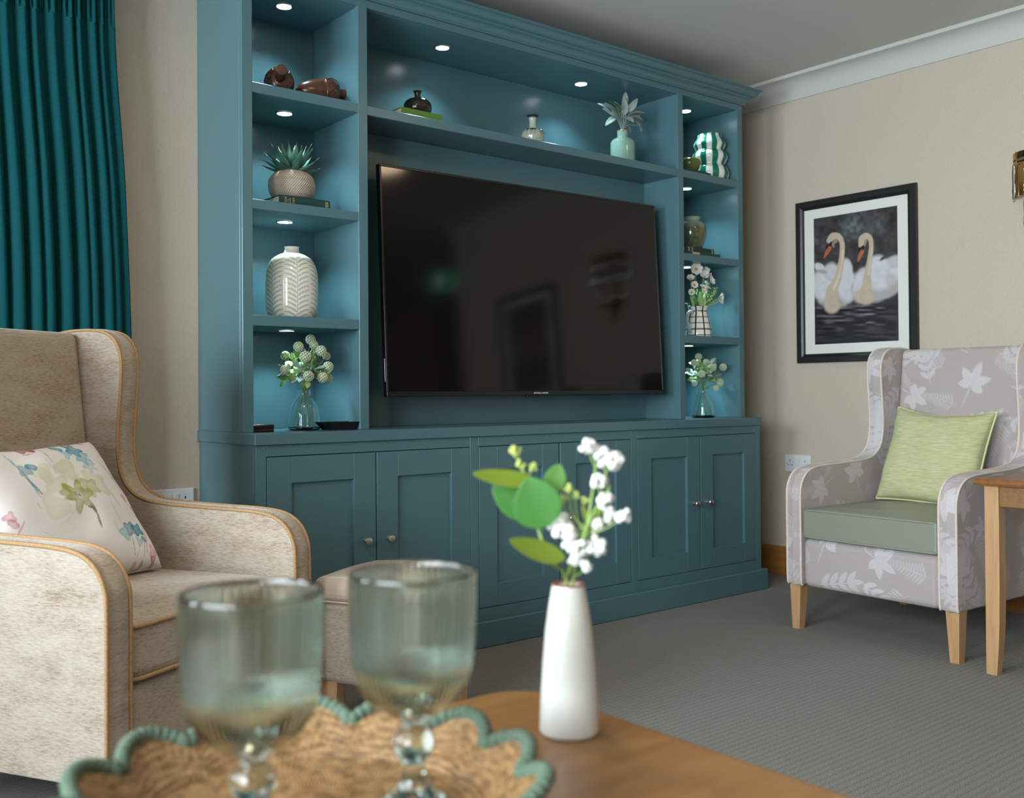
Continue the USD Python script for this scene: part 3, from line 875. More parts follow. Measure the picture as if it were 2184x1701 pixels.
# floral cushion: watercolour blossoms, laid out on the cover (metres-like plan units: across, up)
def floral(R, t):
    r2 = np.random.default_rng(21)
    W = np.array([.80, .79, .80])
    items = []

    def px(x, y):                                        # a point read off the photographed cover
        b = .42 - .42 * (y - 960 - (208 - x) * .07) / 258
        return .24 + (x - 208 - 142 * (.42 - b) / .42) / 650, b

    crim, teal, pteal, olive, polive, coral, lil, grey, brown, pink = [np.array(c) for c in
        ((.36, .05, .09), (.01, .23, .36), (.20, .50, .58), (.34, .38, .10), (.60, .64, .42), (.62, .20, .14), (.55, .50, .66), (.52, .52, .55), (.20, .12, .09), (.60, .22, .30))]
    B = lambda x, y, r, c, s=.9, k=5: items.append(('b', *px(x, y), r / 650, c, s, k, r2.uniform(0, 6)))
    Ls = lambda x0, y0, x1, y1, w, c, s=.85: items.append(('l', *px(x0, y0), *px(x1, y1), w / 650, c, s))
    B(95, 1065, 36, polive, .6, 4); B(120, 1040, 26, polive, .7, 3); B(185, 1065, 30, polive, .7, 4); B(90, 1100, 34, polive, .45, 3); B(70, 1045, 24, polive, .5, 3)
    B(140, 1088, 36, olive, .85, 6); B(170, 1075, 22, olive, .6, 5); B(118, 1082, 20, olive, .7, 4); B(142, 1087, 5.5, W, 1, 3); B(142, 1087, 4, teal, 1, 3)
    B(148, 994, 24, teal, .95, 5); B(165, 1012, 24, pteal, .8, 6); B(128, 1006, 14, pteal, .7, 3); B(113, 992, 12, teal, .8, 2); B(176, 1030, 20, pteal, .55, 6)
    B(40, 983, 24, crim, .9, 5); B(22, 978, 18, coral, .7, 3); B(60, 985, 12, crim, .7, 4); B(150, 974, 12, coral, .7, 2); B(175, 971, 13, coral, .5, 2)
    B(258, 1150, 17, teal, .85, 4); B(242, 1158, 15, pteal, .8, 3); B(280, 1152, 16, teal, .95, 4); B(283, 1172, 11, pteal, .7, 3); B(296, 1168, 8, teal, .9, 2)
    B(255, 1093, 11, coral, .7, 2); B(284, 1112, 14, coral, .85, 3); B(268, 1078, 8, coral, .5, 2); B(292, 1126, 9, coral, .8, 2)
    B(322, 1188, 15, pink, .6, 3); B(327, 1200, 9, crim, .75, 3); B(300, 1214, 16, crim, .6, 4); B(325, 1214, 8, coral, .6, 2); B(282, 1210, 10, pink, .6, 2)
    B(5, 1110, 12, pink, .7, 3); B(12, 1122, 10, crim, .6, 2); B(35, 1038, 15, teal, .6, 3); B(48, 1030, 10, teal, .9, 2)
    for a in ((195, 1055, 240, 1110, 5, grey, .45), (225, 1040, 250, 1075, 6, grey, .4), (205, 1020, 225, 1045, 5, grey, .5), (215, 1100, 235, 1140, 5, grey, .35), (225, 1160, 215, 1135, 3, grey, .5),
              (235, 1015, 250, 1028, 5, teal, .7), (250, 1035, 262, 1050, 6, teal, .8), (236, 1050, 262, 1056, 5, pteal, .8), (265, 1020, 275, 1040, 4, pteal, .5),
              (10, 1010, 62, 1085, 2.5, teal, .5), (35, 1050, 65, 1080, 3, teal, .7), (0, 1000, 30, 1040, 2.5, pteal, .6), (75, 990, 95, 1030, 1.6, brown, .5), (38, 1005, 58, 1003, 2, crim, .6),
              (165, 1105, 178, 1122, 3.5, brown, .8), (178, 1122, 186, 1145, 4, brown, .8), (178, 1122, 172, 1108, 2.5, brown, .8), (160, 1108, 172, 1112, 2.5, brown, .8),
              (283, 1180, 276, 1200, 1.5, grey, .8), (300, 1130, 304, 1190, 1.4, crim, .6), (296, 1135, 297, 1195, 1.2, brown, .5), (262, 1165, 272, 1195, 1.5, teal, .7),
              (55, 1095, 62, 1105, 2, pink, .7), (60, 1140, 82, 1150, 1.6, lil, .6), (30, 1120, 20, 1140, 2, pink, .6), (150, 1095, 110, 1130, 1.2, lil, .5), (72, 1010, 98, 1045, 1.2, lil, .6)):
        Ls(*a)

    def fn(pts):
        q = (pts - t) @ R
        a, b = q[:, 1], q[:, 2]
        n1 = sn(np.c_[a * 28, b * 28, a * 0 + 3.1])
        n2 = sn(np.c_[a * 80, b * 80, a * 0 + 8.1])
        wash = sstep(.1, .7, sn(np.c_[a * 7, b * 7, a * 0 + .3]))
        col = np.tile(W, (len(a), 1))
        col = col + (lil * .35 + .45 - W) * (.28 * wash)[:, None]
        for it in items:
            if it[0] == 'b':
                _, x, y, r, c, s, k, ph = it
                dx, dy = a - x, b - y
                d = np.hypot(dx, dy)
                th = np.arctan2(dy, dx)
                rad = r * (.78 + .22 * np.cos(k * th + ph) + .22 * n1)
                m = sstep(1.03, .90, d / np.maximum(rad, 1e-6))
                m = m * s * (.72 + .28 * sstep(.45, .95, d / np.maximum(rad, 1e-6)) + .22 * n2)
            else:
                _, x0, y0, x1, y1, w, c, s = it
                L2 = (x1 - x0) ** 2 + (y1 - y0) ** 2
                u = np.clip(((a - x0) * (x1 - x0) + (b - y0) * (y1 - y0)) / L2, 0, 1)
                d = np.hypot(a - x0 - u * (x1 - x0), b - y0 - u * (y1 - y0)) + .0012 * n1
                m = s * sstep(1.15, .75, d / (w / 2 * (.5 + np.sin(PI * u) * .7) + .0004))
            m = np.clip(m, 0, 1) * (q[:, 0] > -.002)
            col = col + (c - col) * m[:, None]
        return col
    return fn


cm, ed = pillow(.52, .42, .15, 190, 150, .05, .005, 3)
R, tr = lean(None, .62, (AU - .385, -.022, .522), .03, .0)
t = thing('cushion', 'white cushion with watercolour blossoms in teal, olive and coral, on the beige armchair', 'cushion', (*A1, 0), TH1)
part(t, 'cover', put(cm, R, tr), 'floral_cotton', smooth=True, paint=floral(R, tr))
part(t, 'seam', tube(np.vstack([ed, ed[:1]]) @ R.T + tr, .0022, 6), 'white_glaze', smooth=True)
cm, ed = pillow(.455, .43, .15, 100, 100, .06, .008, 9, .022)
R, tr = lean(None, .36, (AU - .475, -.036, .516), -.045, .0)
t = thing('cushion', 'lime green slub-weave square cushion with piped edge, on the leaf-print armchair', 'cushion', (*A2, 0), TH2)
part(t, 'cover', put(cm, R, tr), 'lime_weave', smooth=True)
part(t, 'piping', tube(np.vstack([ed, ed[:1]]) @ R.T + tr, .0048, 7), 'lime_piping', smooth=True)

# ================================================================== footstool
FT_F, FT_L = np.array([.456, -.890]), np.array([.890, .456])
fc = np.array([-.106, -.679]) + FT_L * .175 + FT_F * .180
t = thing('footstool', 'beige chenille footstool with domed cream vinyl top, beyond the goblets', 'footstool', (*fc, 0), math.atan2(FT_F[1], FT_F[0]))
part(t, 'body', rbox(-.170, .170, -.165, .165, .185, .416, .02, 3), 'chenille')
m = fine(rbox(-.180, .180, -.175, .175, .414, .482, .026, 4), .03)
V = m.vertices.copy()
V[:, 2] += np.where(V[:, 2] > .44, .024 * (1 - (V[:, 0] / .180) ** 2) * (1 - (V[:, 1] / .175) ** 2), 0)
m.vertices = V
cu = part(t, 'seat_pad', m, 'cream_vinyl', smooth=45)
lp = np.array([(-.181, -.150), (-.181, .150), (-.155, .176), (.155, .176), (.181, .150), (.181, -.150), (.155, -.176), (-.155, -.176)])
part(cu, 'piping', tube(np.c_[np.vstack([lp, lp[:1]]), np.full(9, .419)], .0035, 7), 'cream_vinyl', smooth=True)
for sx in (-1, 1):
    for sy in (-1, 1):
        q = np.array([(sx * .105, sy * .105, .19), (sx * .155, sy * .105, .19), (sx * .155, sy * .155, .19), (sx * .105, sy * .155, .19),
                      (sx * .118, sy * .118, 0), (sx * .15, sy * .118, 0), (sx * .15, sy * .15, 0), (sx * .118, sy * .15, 0)])
        part(t, 'leg', trimesh.convex.convex_hull(q), 'oak_leg', smooth=False)

# ================================================================== side table beside the leafy armchair
t = thing('side_table', 'square oak side table with dark moulded edge, beside the leaf-print armchair', 'table', (2.33, -1.80, 0))
o = np.array([2.33, -1.80, 0])
hx, hy, zt = .285, .265, .690
part(t, 'tabletop', box(-hx + .006, hx - .006, -hy + .006, hy - .006, zt - .022, zt, .003), 'oak_top')
lip = np.array([(-hx, -hy), (hx, -hy), (hx, hy), (-hx, hy)])
lv = [slab(lip * np.array([1, 1]), [(zt - .0235, .004), (zt - .0185, 0), (zt - .010, 0), (zt - .0035, .003), (zt - .001, .006), (zt - .0009, .011)], axis=2)]
part(t, 'edge_lipping', lv[0], 'oak_edge', smooth=30, label='dark brown moulded table edge')
for sx in (-1, 1):
    for sy in (-1, 1):
        V = []
        for z, w in ((zt - .0236, .050), (.50, .050), (.30, .0495), (.18, .0475), (.10, .044), (.0, .037)):
            x0, y0 = sx * (hx - .030), sy * (hy - .026)
            V.append([(x0, y0, z), (x0 - sx * w, y0, z), (x0 - sx * w, y0 - sy * w, z), (x0, y0 - sy * w, z)])
        V = np.array(V)
        V = np.concatenate([V, V[:, :1]], 1)
        g = grid(V)
        n = len(V)
        i0, i1 = [0, 1, 2, 3], [(n - 1) * 5 + k for k in range(4)]
        g = trimesh.Trimesh(g.vertices, np.vstack([g.faces, [i0[:3], [i0[0], i0[2], i0[3]]], [i1[:3], [i1[0], i1[2], i1[3]]]]), process=False)
        g.merge_vertices()
        g.fix_normals()
        part(t, 'leg', g, 'oak_leg', smooth=20)
for sgn in (-1, 1):
    part(t, 'apron', box(-hx + .081, hx - .081, sgn * (hy - .036) - .009, sgn * (hy - .036) + .009, zt - .098, zt - .0237, .002), 'oak_top')
    part(t, 'apron', box(sgn * (hx - .040) - .009, sgn * (hx - .040) + .009, -hy + .077, hy - .077, zt - .098, zt - .0237, .002), 'oak_top')

# ================================================================== coffee table, tray, goblets, bud vase
TZ = .670
tx0, tx1, ty0, ty1 = -1.80, -.733, -3.02, -2.372
t = thing('coffee_table', 'honey oak table with rounded corners in the near foreground, under the tray', 'table', ((tx0 + tx1) / 2, (ty0 + ty1) / 2, 0))
tw, td, rc = (tx1 - tx0) / 2, (ty1 - ty0) / 2, .055
pts = []
for cxx, cyy, a0 in ((tw - rc, td - rc, 0), (-tw + rc, td - rc, PI / 2), (-tw + rc, -td + rc, PI), (tw - rc, -td + rc, 1.5 * PI)):
    pts += [(cxx + rc * math.cos(a0 + a), cyy + rc * math.sin(a0 + a)) for a in np.linspace(0, PI / 2, 10)]
part(t, 'tabletop', slab(pts, [(TZ - .030, .006), (TZ - .026, .001), (TZ - .020, 0), (TZ - .008, 0), (TZ - .003, .0015), (TZ - .0006, .004), (TZ, .008)], axis=2), 'oak_top', smooth=40)
for sx in (-1, 1):
    for sy in (-1, 1):
        part(t, 'leg', box(sx * (tw - .03), sx * (tw - .085), sy * (td - .03), sy * (td - .085), 0, TZ - .0302, .005), 'oak_leg')
for s2 in (-1, 1):
    part(t, 'apron', box(-tw + .09, tw - .09, s2 * (td - .045) - .01, s2 * (td - .045) + .01, TZ - .11, TZ - .0305, .003), 'oak_top')
    part(t, 'apron', box(s2 * (tw - .045) - .01, s2 * (tw - .045) + .01, -td + .09, td - .09, TZ - .11, TZ - .0305, .003), 'oak_top')

TRC = np.array([-1.106, -2.562])
NL = 14


def tray():
    n, m = 560, 64
    th = np.linspace(0, 2 * PI, n, endpoint=False)
    lob = np.abs(np.sin(NL / 2 * th + .35)) ** .75
    Rr, Zr = .160 + .020 * lob, .028 + .015 * lob
    U = np.linspace(0, 1, m)
    V = []
    for u in U:
        k = sstep(.55, 1.0, u) * .0 + np.clip((u - .62) / .38, 0, 1)
        r = .012 + (.128 - .012) * min(1, u / .62) + (Rr - .128) * k
        z = .006 + (Zr - .006) * (k ** 1.35)
        row = u * m / 3.2
        z = z + .0030 * abs(math.sin(PI * row)) + .0006 * np.sin(th * 150 + 2.0 * math.floor(row))
        V.append(np.c_[r * np.cos(th), r * np.sin(th), z + 0 * th])
    V = np.array(V)
    V = np.concatenate([V, V[:, :1]], 1)
    g = grid(V)
    lo = g.vertices.copy()
    lo[:, 2] -= .0045
    k = len(lo)
    c = n + 1
    i0, i1 = np.arange(c), (m - 1) * c + np.arange(c)
    F = np.vstack([g.faces, g.faces[:, ::-1] + k, np.c_[i1[:-1], i1[1:], i1[1:] + k], np.c_[i1[:-1], i1[1:] + k, i1[:-1] + k], np.c_[i0[1:], i0[:-1], i0[:-1] + k], np.c_[i0[1:], i0[:-1] + k, i0[1:] + k]])
    a = trimesh.Trimesh(np.vstack([g.vertices, lo]), F, process=False)
    a.merge_vertices(digits_vertex=7)
    disk = lathe([(.0005, .0012), (.014, .0012), (.014, .0075), (.0005, .0082)], 32)
    rim = np.c_[(Rr + .001) * np.cos(th), (Rr + .001) * np.sin(th), Zr + .001]
    return cat(a, disk), rim


tm, rim = tray()
t = thing('woven_tray', 'round seagrass tray with scalloped green-bound rim, holding the two goblets', 'tray', (*TRC, TZ), 0)
part(t, 'woven_base', tm, 'seagrass', smooth=60)
nw = 168
for_ = []
seg = np.array_split(np.vstack([rim, rim[:1]]), nw)
for i in range(nw):
    a = rim[(i * len(rim)) // nw]
    b = rim[((i + 1) * len(rim)) // nw % len(rim)]
    d = b - a
    e = trimesh.creation.icosphere(1, 1.0)
    e.apply_scale([.0068, .0068, np.linalg.norm(d) * .80])
    for_.append(moved(e, (a + b) / 2, R=frame_to(d + np.array([0, 0, .35]) * np.linalg.norm(d))))
part(t, 'rim_binding', cat(*for_), 'bag_green', smooth=True, kind='stuff', label='green raffia stitched binding')


def goblet_mesh():
    outp = [(.0005, 0), (.034, 0), (.0365, .0015), (.037, .0035), (.035, .0058), (.025, .0105), (.015, .017), (.0105, .024), (.0090, .031), (.0092, .0365)]
    outp += [(.0158 * math.sin(a), .0535 - .0158 * math.cos(a)) for a in np.linspace(.68, PI - .60, 12)]
    outp += [(.0086, .0685), (.0088, .0715), (.0125, .0745)]
    bowl = spline([(.0125, .0745), (.022, .0785), (.034, .0875), (.0420, .0995), (.0460, .114), (.0477, .132), (.0488, .158), (.0496, .184)], 8)[1:]
    inner = [(max(r - .0030 - .0028 * sstep(.115, .08, z), .0005), z + .0030 * sstep(.12, .085, z)) for r, z in bowl[::-1]]
    inner = [p for p in inner if p[1] > .083]
    prof = outp + [tuple(b) for b in bowl] + [(.0490, .1855), (.0478, .1858)] + inner + [(.0005, .0822)]
    nr = 56
    return lathe(prof, nr * 8, rmod=lambda th, z: 1 + .0085 * np.cos(nr * th) * sstep(.085, .11, z) * sstep(.1845, .178, z))


gm = goblet_mesh()
G0 = np.array([-1.166, -2.594, TZ + .0085])
g = thing('goblet', 'left of the two ribbed pale green glass goblets on the tray', 'goblet', G0, 0, 'glass goblets on the tray')
v, f = gm.vertices, gm.faces
zc = v[f][:, :, 2].mean(1)
part(g, 'glass', gm, 'sea_glass', smooth=50)
x = UsdGeom.Xform.Define(stage, '/World/goblet_001')
x.GetPrim().GetReferences().AddInternalReference('/World/goblet')
g2 = unproject(879, 1225, .774)
x.GetPrim().GetAttribute('xformOp:translate').Set(Gf.Vec3d(*[float(c * S) for c in (g2[0], g2[1], TZ + .0085)]))
x.GetPrim().SetInstanceable(True)
tag(x.GetPrim(), 'right of the two ribbed pale green glass goblets, nearer the white bud vase', 'goblet', 'glass goblets on the tray')

VD = .954
VB = np.array([-.8055, -2.5265, TZ])
t = thing('bud_vase', 'slim tapered white ceramic bud vase standing on the oak coffee table', 'vase', VB)
oprof = [(.0005, 0), (.0265, 0), (.0285, .0015), (.0292, .004), (.0288, .012), (.0278, .035), (.0258, .068), (.0228, .100), (.0190, .126), (.0162, .1415), (.0158, .1435)]
iprof = [(.0136, .1430), (.0165, .126), (.020, .10), (.023, .068), (.025, .035), (.0255, .008), (.0005, .006)]
part(t, 'body', lathe(oprof + iprof, 72), 'white_glaze', smooth=50)
part(t, 'rim', lathe([(.0137, .1428), (.0160, .1432), (.0160, .1447), (.0148, .1452), (.0137, .1447)], 60, close=True), 'rim_brown', label='thin red-brown unglazed rim')

# ------------------------------------------------------------------ leaves and flowers
def leaf(base, tip, width, facing, curl=.12, fold=.10, power=.85, nu=9, nv=13, thick=.0006, point=.6):
    """a leaf blade from base to tip whose upper side looks towards facing"""
    base, tip = np.array(base, float), np.array(tip, float)
    d = tip - base
    L = np.linalg.norm(d)
    d /= L
    n = np.array(facing, float)
    n -= d * (n @ d)
    n /= np.linalg.norm(n)
    w = np.cross(n, d)
    t = np.linspace(0.0, 1, nv)
    s = np.linspace(-1, 1, nu)
    half = width / 2 * np.sin(PI * np.clip(t, .012, .988) ** power) ** point
    V = (base + np.outer(t, d * L))[:, None, :] + half[:, None, None] * s[None, :, None] * w
    V = V + (n * L)[None, None, :] * (-curl * t ** 2)[:, None, None] + n[None, None, :] * (fold * half[:, None] * np.abs(s)[None, :] ** 1.5)[:, :, None]
    return sheet(V, thick)


TOCAM = -fw


def at(px, py, dd=0.0, D=VD):
    return unproject(px, py, D + dd)


vm = at(1211, 1247)                                      # mouth of the bud vase
vm = np.array([VB[0], VB[1], TZ + .140])
t = thing('leaf_spray', 'green spray of round eucalyptus-like leaves with lime buds in the white bud vase', 'leaves', vm)
L0 = vm


def fp(parent, name, m, mt, o, **k):
    return part(parent, name, moved(m, -np.array(o)), mt, **k)


low = VB + np.array([.004, .002, .015])
st = spline([low, vm + np.array([0, 0, .0]), at(1174, 1196, .0), at(1152, 1140, .004), at(1133, 1070, .012), at(1118, 1022, .012)], 6)
fp(t, 'stem', tube(st, [.0016, .0016, .0014, .001], 7), 'stem_green', L0, smooth=True)
for (bx, by), (tx, ty), w, mt, dd, fac, cu in (
        ((1160, 1124), (1128, 1019), .0465, 'leaf_deep', -.012, (0, 0, 0), .05),
        ((1140, 1026), (1008, 1018), .0215, 'leaf_olive', .004, (.2, .0, .9), -.10),
        ((1176, 1050), (1193, 990), .0220, 'leaf_green', .016, (0, 0, .1), .05),
        ((1130, 1100), (1052, 1036), .0280, 'leaf_deep', .024, (0, 0, .2), .05),
        ((1204, 1190), (1084, 1161), .0240, 'leaf_olive', -.006, (.1, .1, .8), -.14)):
    fp(t, 'leaf', leaf(at(bx, by, dd), at(tx, ty, dd - .004), w, TOCAM + np.array(fac), cu, .08, .80, 9, 15, .0006, .62), mt, L0, smooth=True)


def clump(c, r, k, rb, seed):
    r2 = np.random.default_rng(seed)
    ms = []
    for i in range(k):
        v = r2.normal(size=3)
        v /= np.linalg.norm(v)
        e = trimesh.creation.icosphere(1, rb * r2.uniform(.75, 1.15))
        e.apply_scale([1, 1, .75])
        ms.append(moved(e, np.array(c) + v * r * r2.uniform(.45, 1.0), R=frame_to(v)))
    return cat(*ms)


for i, (x, y, r, k) in enumerate(((1100, 962, .0062, 16), (1113, 990, .0052, 12), (1138, 996, .0040, 8), (1092, 958, .004, 6))):
    fp(t, 'bud_cluster', clump(at(x, y, .012), r, k, .0022, 40 + i), 'bud_lime', L0, smooth=True)
    fp(t, 'bud_stem', tube(spline([at(1120, 1024, .012), (at(1120, 1024, .012) + at(x, y, .012)) / 2 + np.array([.001, 0, .001]), at(x, y, .012)], 4), .0007, 5), 'stem_green', L0, smooth=True)

t = thing('flower_spray', 'spray of small clustered white blossoms in the white bud vase', 'flowers', vm)
heads = ((1256, 953, .0085), (1285, 972, .0095), (1307, 985, .0100), (1278, 1026, .0085), (1293, 1068, .0085), (1301, 1096, .0078), (1330, 1099, .0078), (1203, 1131, .0140), (1273, 1122, .0078),
         (1271, 1166, .0098), (1234, 1168, .0092), (1226, 1190, .0068), (1250, 1205, .0066))
main = [spline([VB + np.array([.002, -.003, .02]), vm + np.array([.003, -.003, 0]), at(1246, 1160, .003), at(1262, 1060, .004), at(1272, 985, .004)], 6),
        spline([VB + np.array([-.004, 0, .02]), vm + np.array([-.001, .003, 0]), at(1234, 1180, -.003), at(1262, 1100, -.003), at(1300, 1040, -.003)], 6)]
for m_ in main:
    fp(t, 'stem', tube(m_, [.0016, .0014, .0010], 7), 'stem_green', L0, smooth=True)
for i, (x, y, r) in enumerate(heads):
    c = at(x, y, r2_ if (r2_ := rng.uniform(-.008, .008)) else 0)
    src = main[i % 2]
    j = np.argmin(np.abs(src[:, 2] - (c[2] - .02)))
    fp(t, 'flower_stalk', tube(spline([src[j], (src[j] * .4 + c * .6) + np.array([0, 0, -.003]), c], 4), .0008, 5), 'stem_green', L0, smooth=True)
    fp(t, 'blossom', clump(c, r, 26, r * .36, 60 + i), 'petal_white', L0, smooth=True)
for (x, y, r, k) in ((1214, 1040, .006, 14), (1226, 1056, .005, 10), (1205, 1062, .0045, 8), (1245, 1066, .0045, 8)):
    fp(t, 'bud_cluster', clump(at(x, y, .01), r, k, .0020, int(x)), 'bud_lime', L0, smooth=True)
    fp(t, 'bud_stem', tube(spline([main[0][14], at(x + 8, y + 60, .008), at(x, y, .01)], 4), .0007, 5), 'stem_green', L0, smooth=True)
for (bx, by), (tx, ty), w in (((1236, 1150), (1286, 1076), .009), ((1262, 1130), (1243, 1078), .006), ((1228, 1195), (1240, 1150), .006)):
    fp(t, 'leaf', leaf(at(bx, by, .004), at(tx, ty, .002), w, TOCAM + np.array([0, 0, .4]), .2), 'leaf_olive', L0, smooth=True)

# ================================================================== things on the shelves
def lathe_thing(name, label, cat_, loc, prof, mt, n=64, pname='body', rmod=None, paint=None, **k):
    t = thing(name, label, cat_, loc)
    part(t, pname, lathe(prof, n, rmod), mt, smooth=50, paint=paint, **k)
    return t


def hollow(outer, wall=.004, down=.6):
    """an outer profile with a mouth turned inwards"""
    o = [tuple(p) for p in outer]
    zt_ = o[-1][1]
    inn = [(max(r - wall, .001), z) for r, z in o[::-1] if z > o[0][1] + (zt_ - o[0][1]) * (1 - down)]
    return o + inn + [(.0005, inn[-1][1] - .001)]


def book(label, loc, w, d, h, rz, cover, page='pages', spine_round=.004, bands=(), words=()):
    """a closed book lying flat, spine towards -y"""
    t = thing('book', label, 'book', loc, rz)
    bt = .003
    co = [rbox(-w / 2, w / 2, -d / 2, d / 2, 0, bt, .0012, 2), rbox(-w / 2, w / 2, -d / 2, d / 2, h - bt, h, .0012, 2)]
    a = np.linspace(-PI / 2, PI / 2, 9)
    sp = [(-d / 2 - spine_round * math.cos(v), h / 2 + h / 2 * math.sin(v)) for v in a] + [(-d / 2 + .004, h), (-d / 2 + .004, 0)]
    m = slab(np.array([(y, z) for y, z in sp])[::-1], [(-w / 2, 0), (w / 2, 0)], axis=0)
    part(t, 'cover', cat(*co, m), cover, smooth=35)
    part(t, 'page_block', box(-w / 2 + .004, w / 2 - .004, -d / 2 + .003, d / 2 - .005, bt, h - bt, .0005), page, smooth=False)
    for x, bw in bands:
        q = [(-d / 2 - (spine_round + .0004) * math.cos(v), h / 2 + (h / 2 - .001) * math.sin(v)) for v in np.linspace(-1.2, 1.2, 9)]
        q2 = [(y + .001, z) for y, z in q[::-1]]
        part(t, 'gilt_band', slab(np.array(q + q2), [(x - bw / 2, 0), (x + bw / 2, 0)], axis=0), 'gilt', smooth=False)
    for x, s, hh in words:
        part(t, 'lettering', text(s, hh, .0004, (x + hh / 2, -d / 2 - spine_round - .0003, h / 2), (0, 0, 1), (-1, 0, 0), True, True), 'gilt', smooth=False)
    return t


S1, S2, S3, S0 = SH[5], SH[3], SH[1], ZB                  # tops of the shelves, top to bottom
MS = 2.0896


def acorn(label, c, d, k=1.0):
    t = thing('carved_acorn', label, 'ornament', c)
    d = np.array(d, float)
    R = frame_to(d, .4)
    nut = [(.0005, -.108), (.006, -.107), (.016, -.101), (.029, -.086), (.040, -.062), (.046, -.036), (.0475, -.012), (.0480, .004), (.030, .006), (.0005, .006)]
    part(t, 'nut', moved(lathe([(r * k, z * k) for r, z in nut], 56), R=R), 'walnut', smooth=50)
    capp = spline([(.049, -.004), (.0545, 0), (.0555, .012), (.0535, .030), (.046, .047), (.032, .057), (.016, .060)], 6)
    pr = [(.0005, -.003)] + [tuple(q) for q in capp] + [(.0005, .0605)]
    part(t, 'cap', moved(lathe([(r * k, z * k) for r, z in pr], 96), R=R), 'walnut', smooth=50)
    cuts = []
    for sgn in (1, -1):
        for j in range(6):
            zz = np.linspace(.002, .0555, 22)
            rad = np.interp(zz, capp[:, 1], capp[:, 0]) + .0001
            th = j * PI / 3 + sgn * zz * 16
            cuts.append(tube(np.c_[rad * np.cos(th), rad * np.sin(th), zz] * k, .0016 * k, 5))
    part(t, 'carved_groove', moved(cat(*cuts), R=R), 'stem_dark', smooth=True, kind='stuff')
    part(t, 'stalk', moved(lathe([(.0005, .052), (.021 * k, .052 * k), (.0185 * k, .066 * k), (.0185 * k, .090 * k), (.0205 * k, .116 * k), (.0200 * k, .120 * k), (.0005, .121 * k)], 36), R=R), 'walnut', smooth=40)


acorn('carved dark wooden acorn with its cut stalk towards the viewer, top left shelf', (.206, .135, S1 + .054), (-.35, -.92, .16), .98)
acorn('carved dark wooden acorn with its stalk pointing right, top left shelf', (.385, .125, S1 + .0545), (.97, -.20, .05), 1.0)

# agave in a woven ball pot on a green book
bt_ = book('dark green clothbound book with gilt bands on its spine, under the agave pot', (.272, .140, S2), .205, .15, .040, .02, 'book_green', spine_round=.006,
           bands=((-.0825, .0016), (-.047, .0016), (.0835, .0016), (.0925, .0016), (-.0785, .0012)), words=((-.0715, 'THE', .0042), (-.0635, 'KINGS', .0042)))
for i in range(4):
    part(bt_, 'gilt_tooling', box(-.0535, -.0505, -.0818, -.0808, .008 + i * .0065, .0115 + i * .0065, .0002), 'gilt', smooth=False)
    part(bt_, 'gilt_tooling', box(.0865, .0895, -.0818, -.0808, .008 + i * .0065, .0125 + i * .0065, .0002), 'gilt', smooth=False)
pz = S2 + .0405
t = thing('agave_pot', 'bulbous beige woven-texture pot on the dark green book, holding the agave', 'pot', (.259, .140, pz))
prof = spline([(.045, 0), (.068, .006), (.081, .027), (.0855, .052), (.080, .078), (.066, .096), (.048, .106), (.036, .108)], 14)
n, mrow = 220, len(prof)


def weave(th, z):
    row = z / .0052
    i = np.floor(row)
    return 1 + .017 * np.cos(th * 56 + (i % 2) * PI + z * 60) * abs(math.sin(PI * row)) + .003 * math.sin(2 * PI * row)


pr = [(.0005, 0)] + [tuple(p) for p in prof] + [(.033, .106), (.03, .09), (.0005, .088)]
pm = lathe(pr, 224, rmod=lambda th, z: weave(th, z) if .004 < z < .106 else 1.0)


def pot_paint(p):
    r = np.hypot(p[:, 0], p[:, 1])
    th = np.arctan2(p[:, 1], p[:, 0])
    row = p[:, 2] / .0052
    w = np.cos(th * 56 + (np.floor(row) % 2) * PI + p[:, 2] * 60) * np.abs(np.sin(PI * row))
    k = sstep(-.75, -.2, w)
    return np.array([.075, .06, .045]) + (np.array([.50, .43, .345]) - np.array([.075, .06, .045])) * k[:, None]


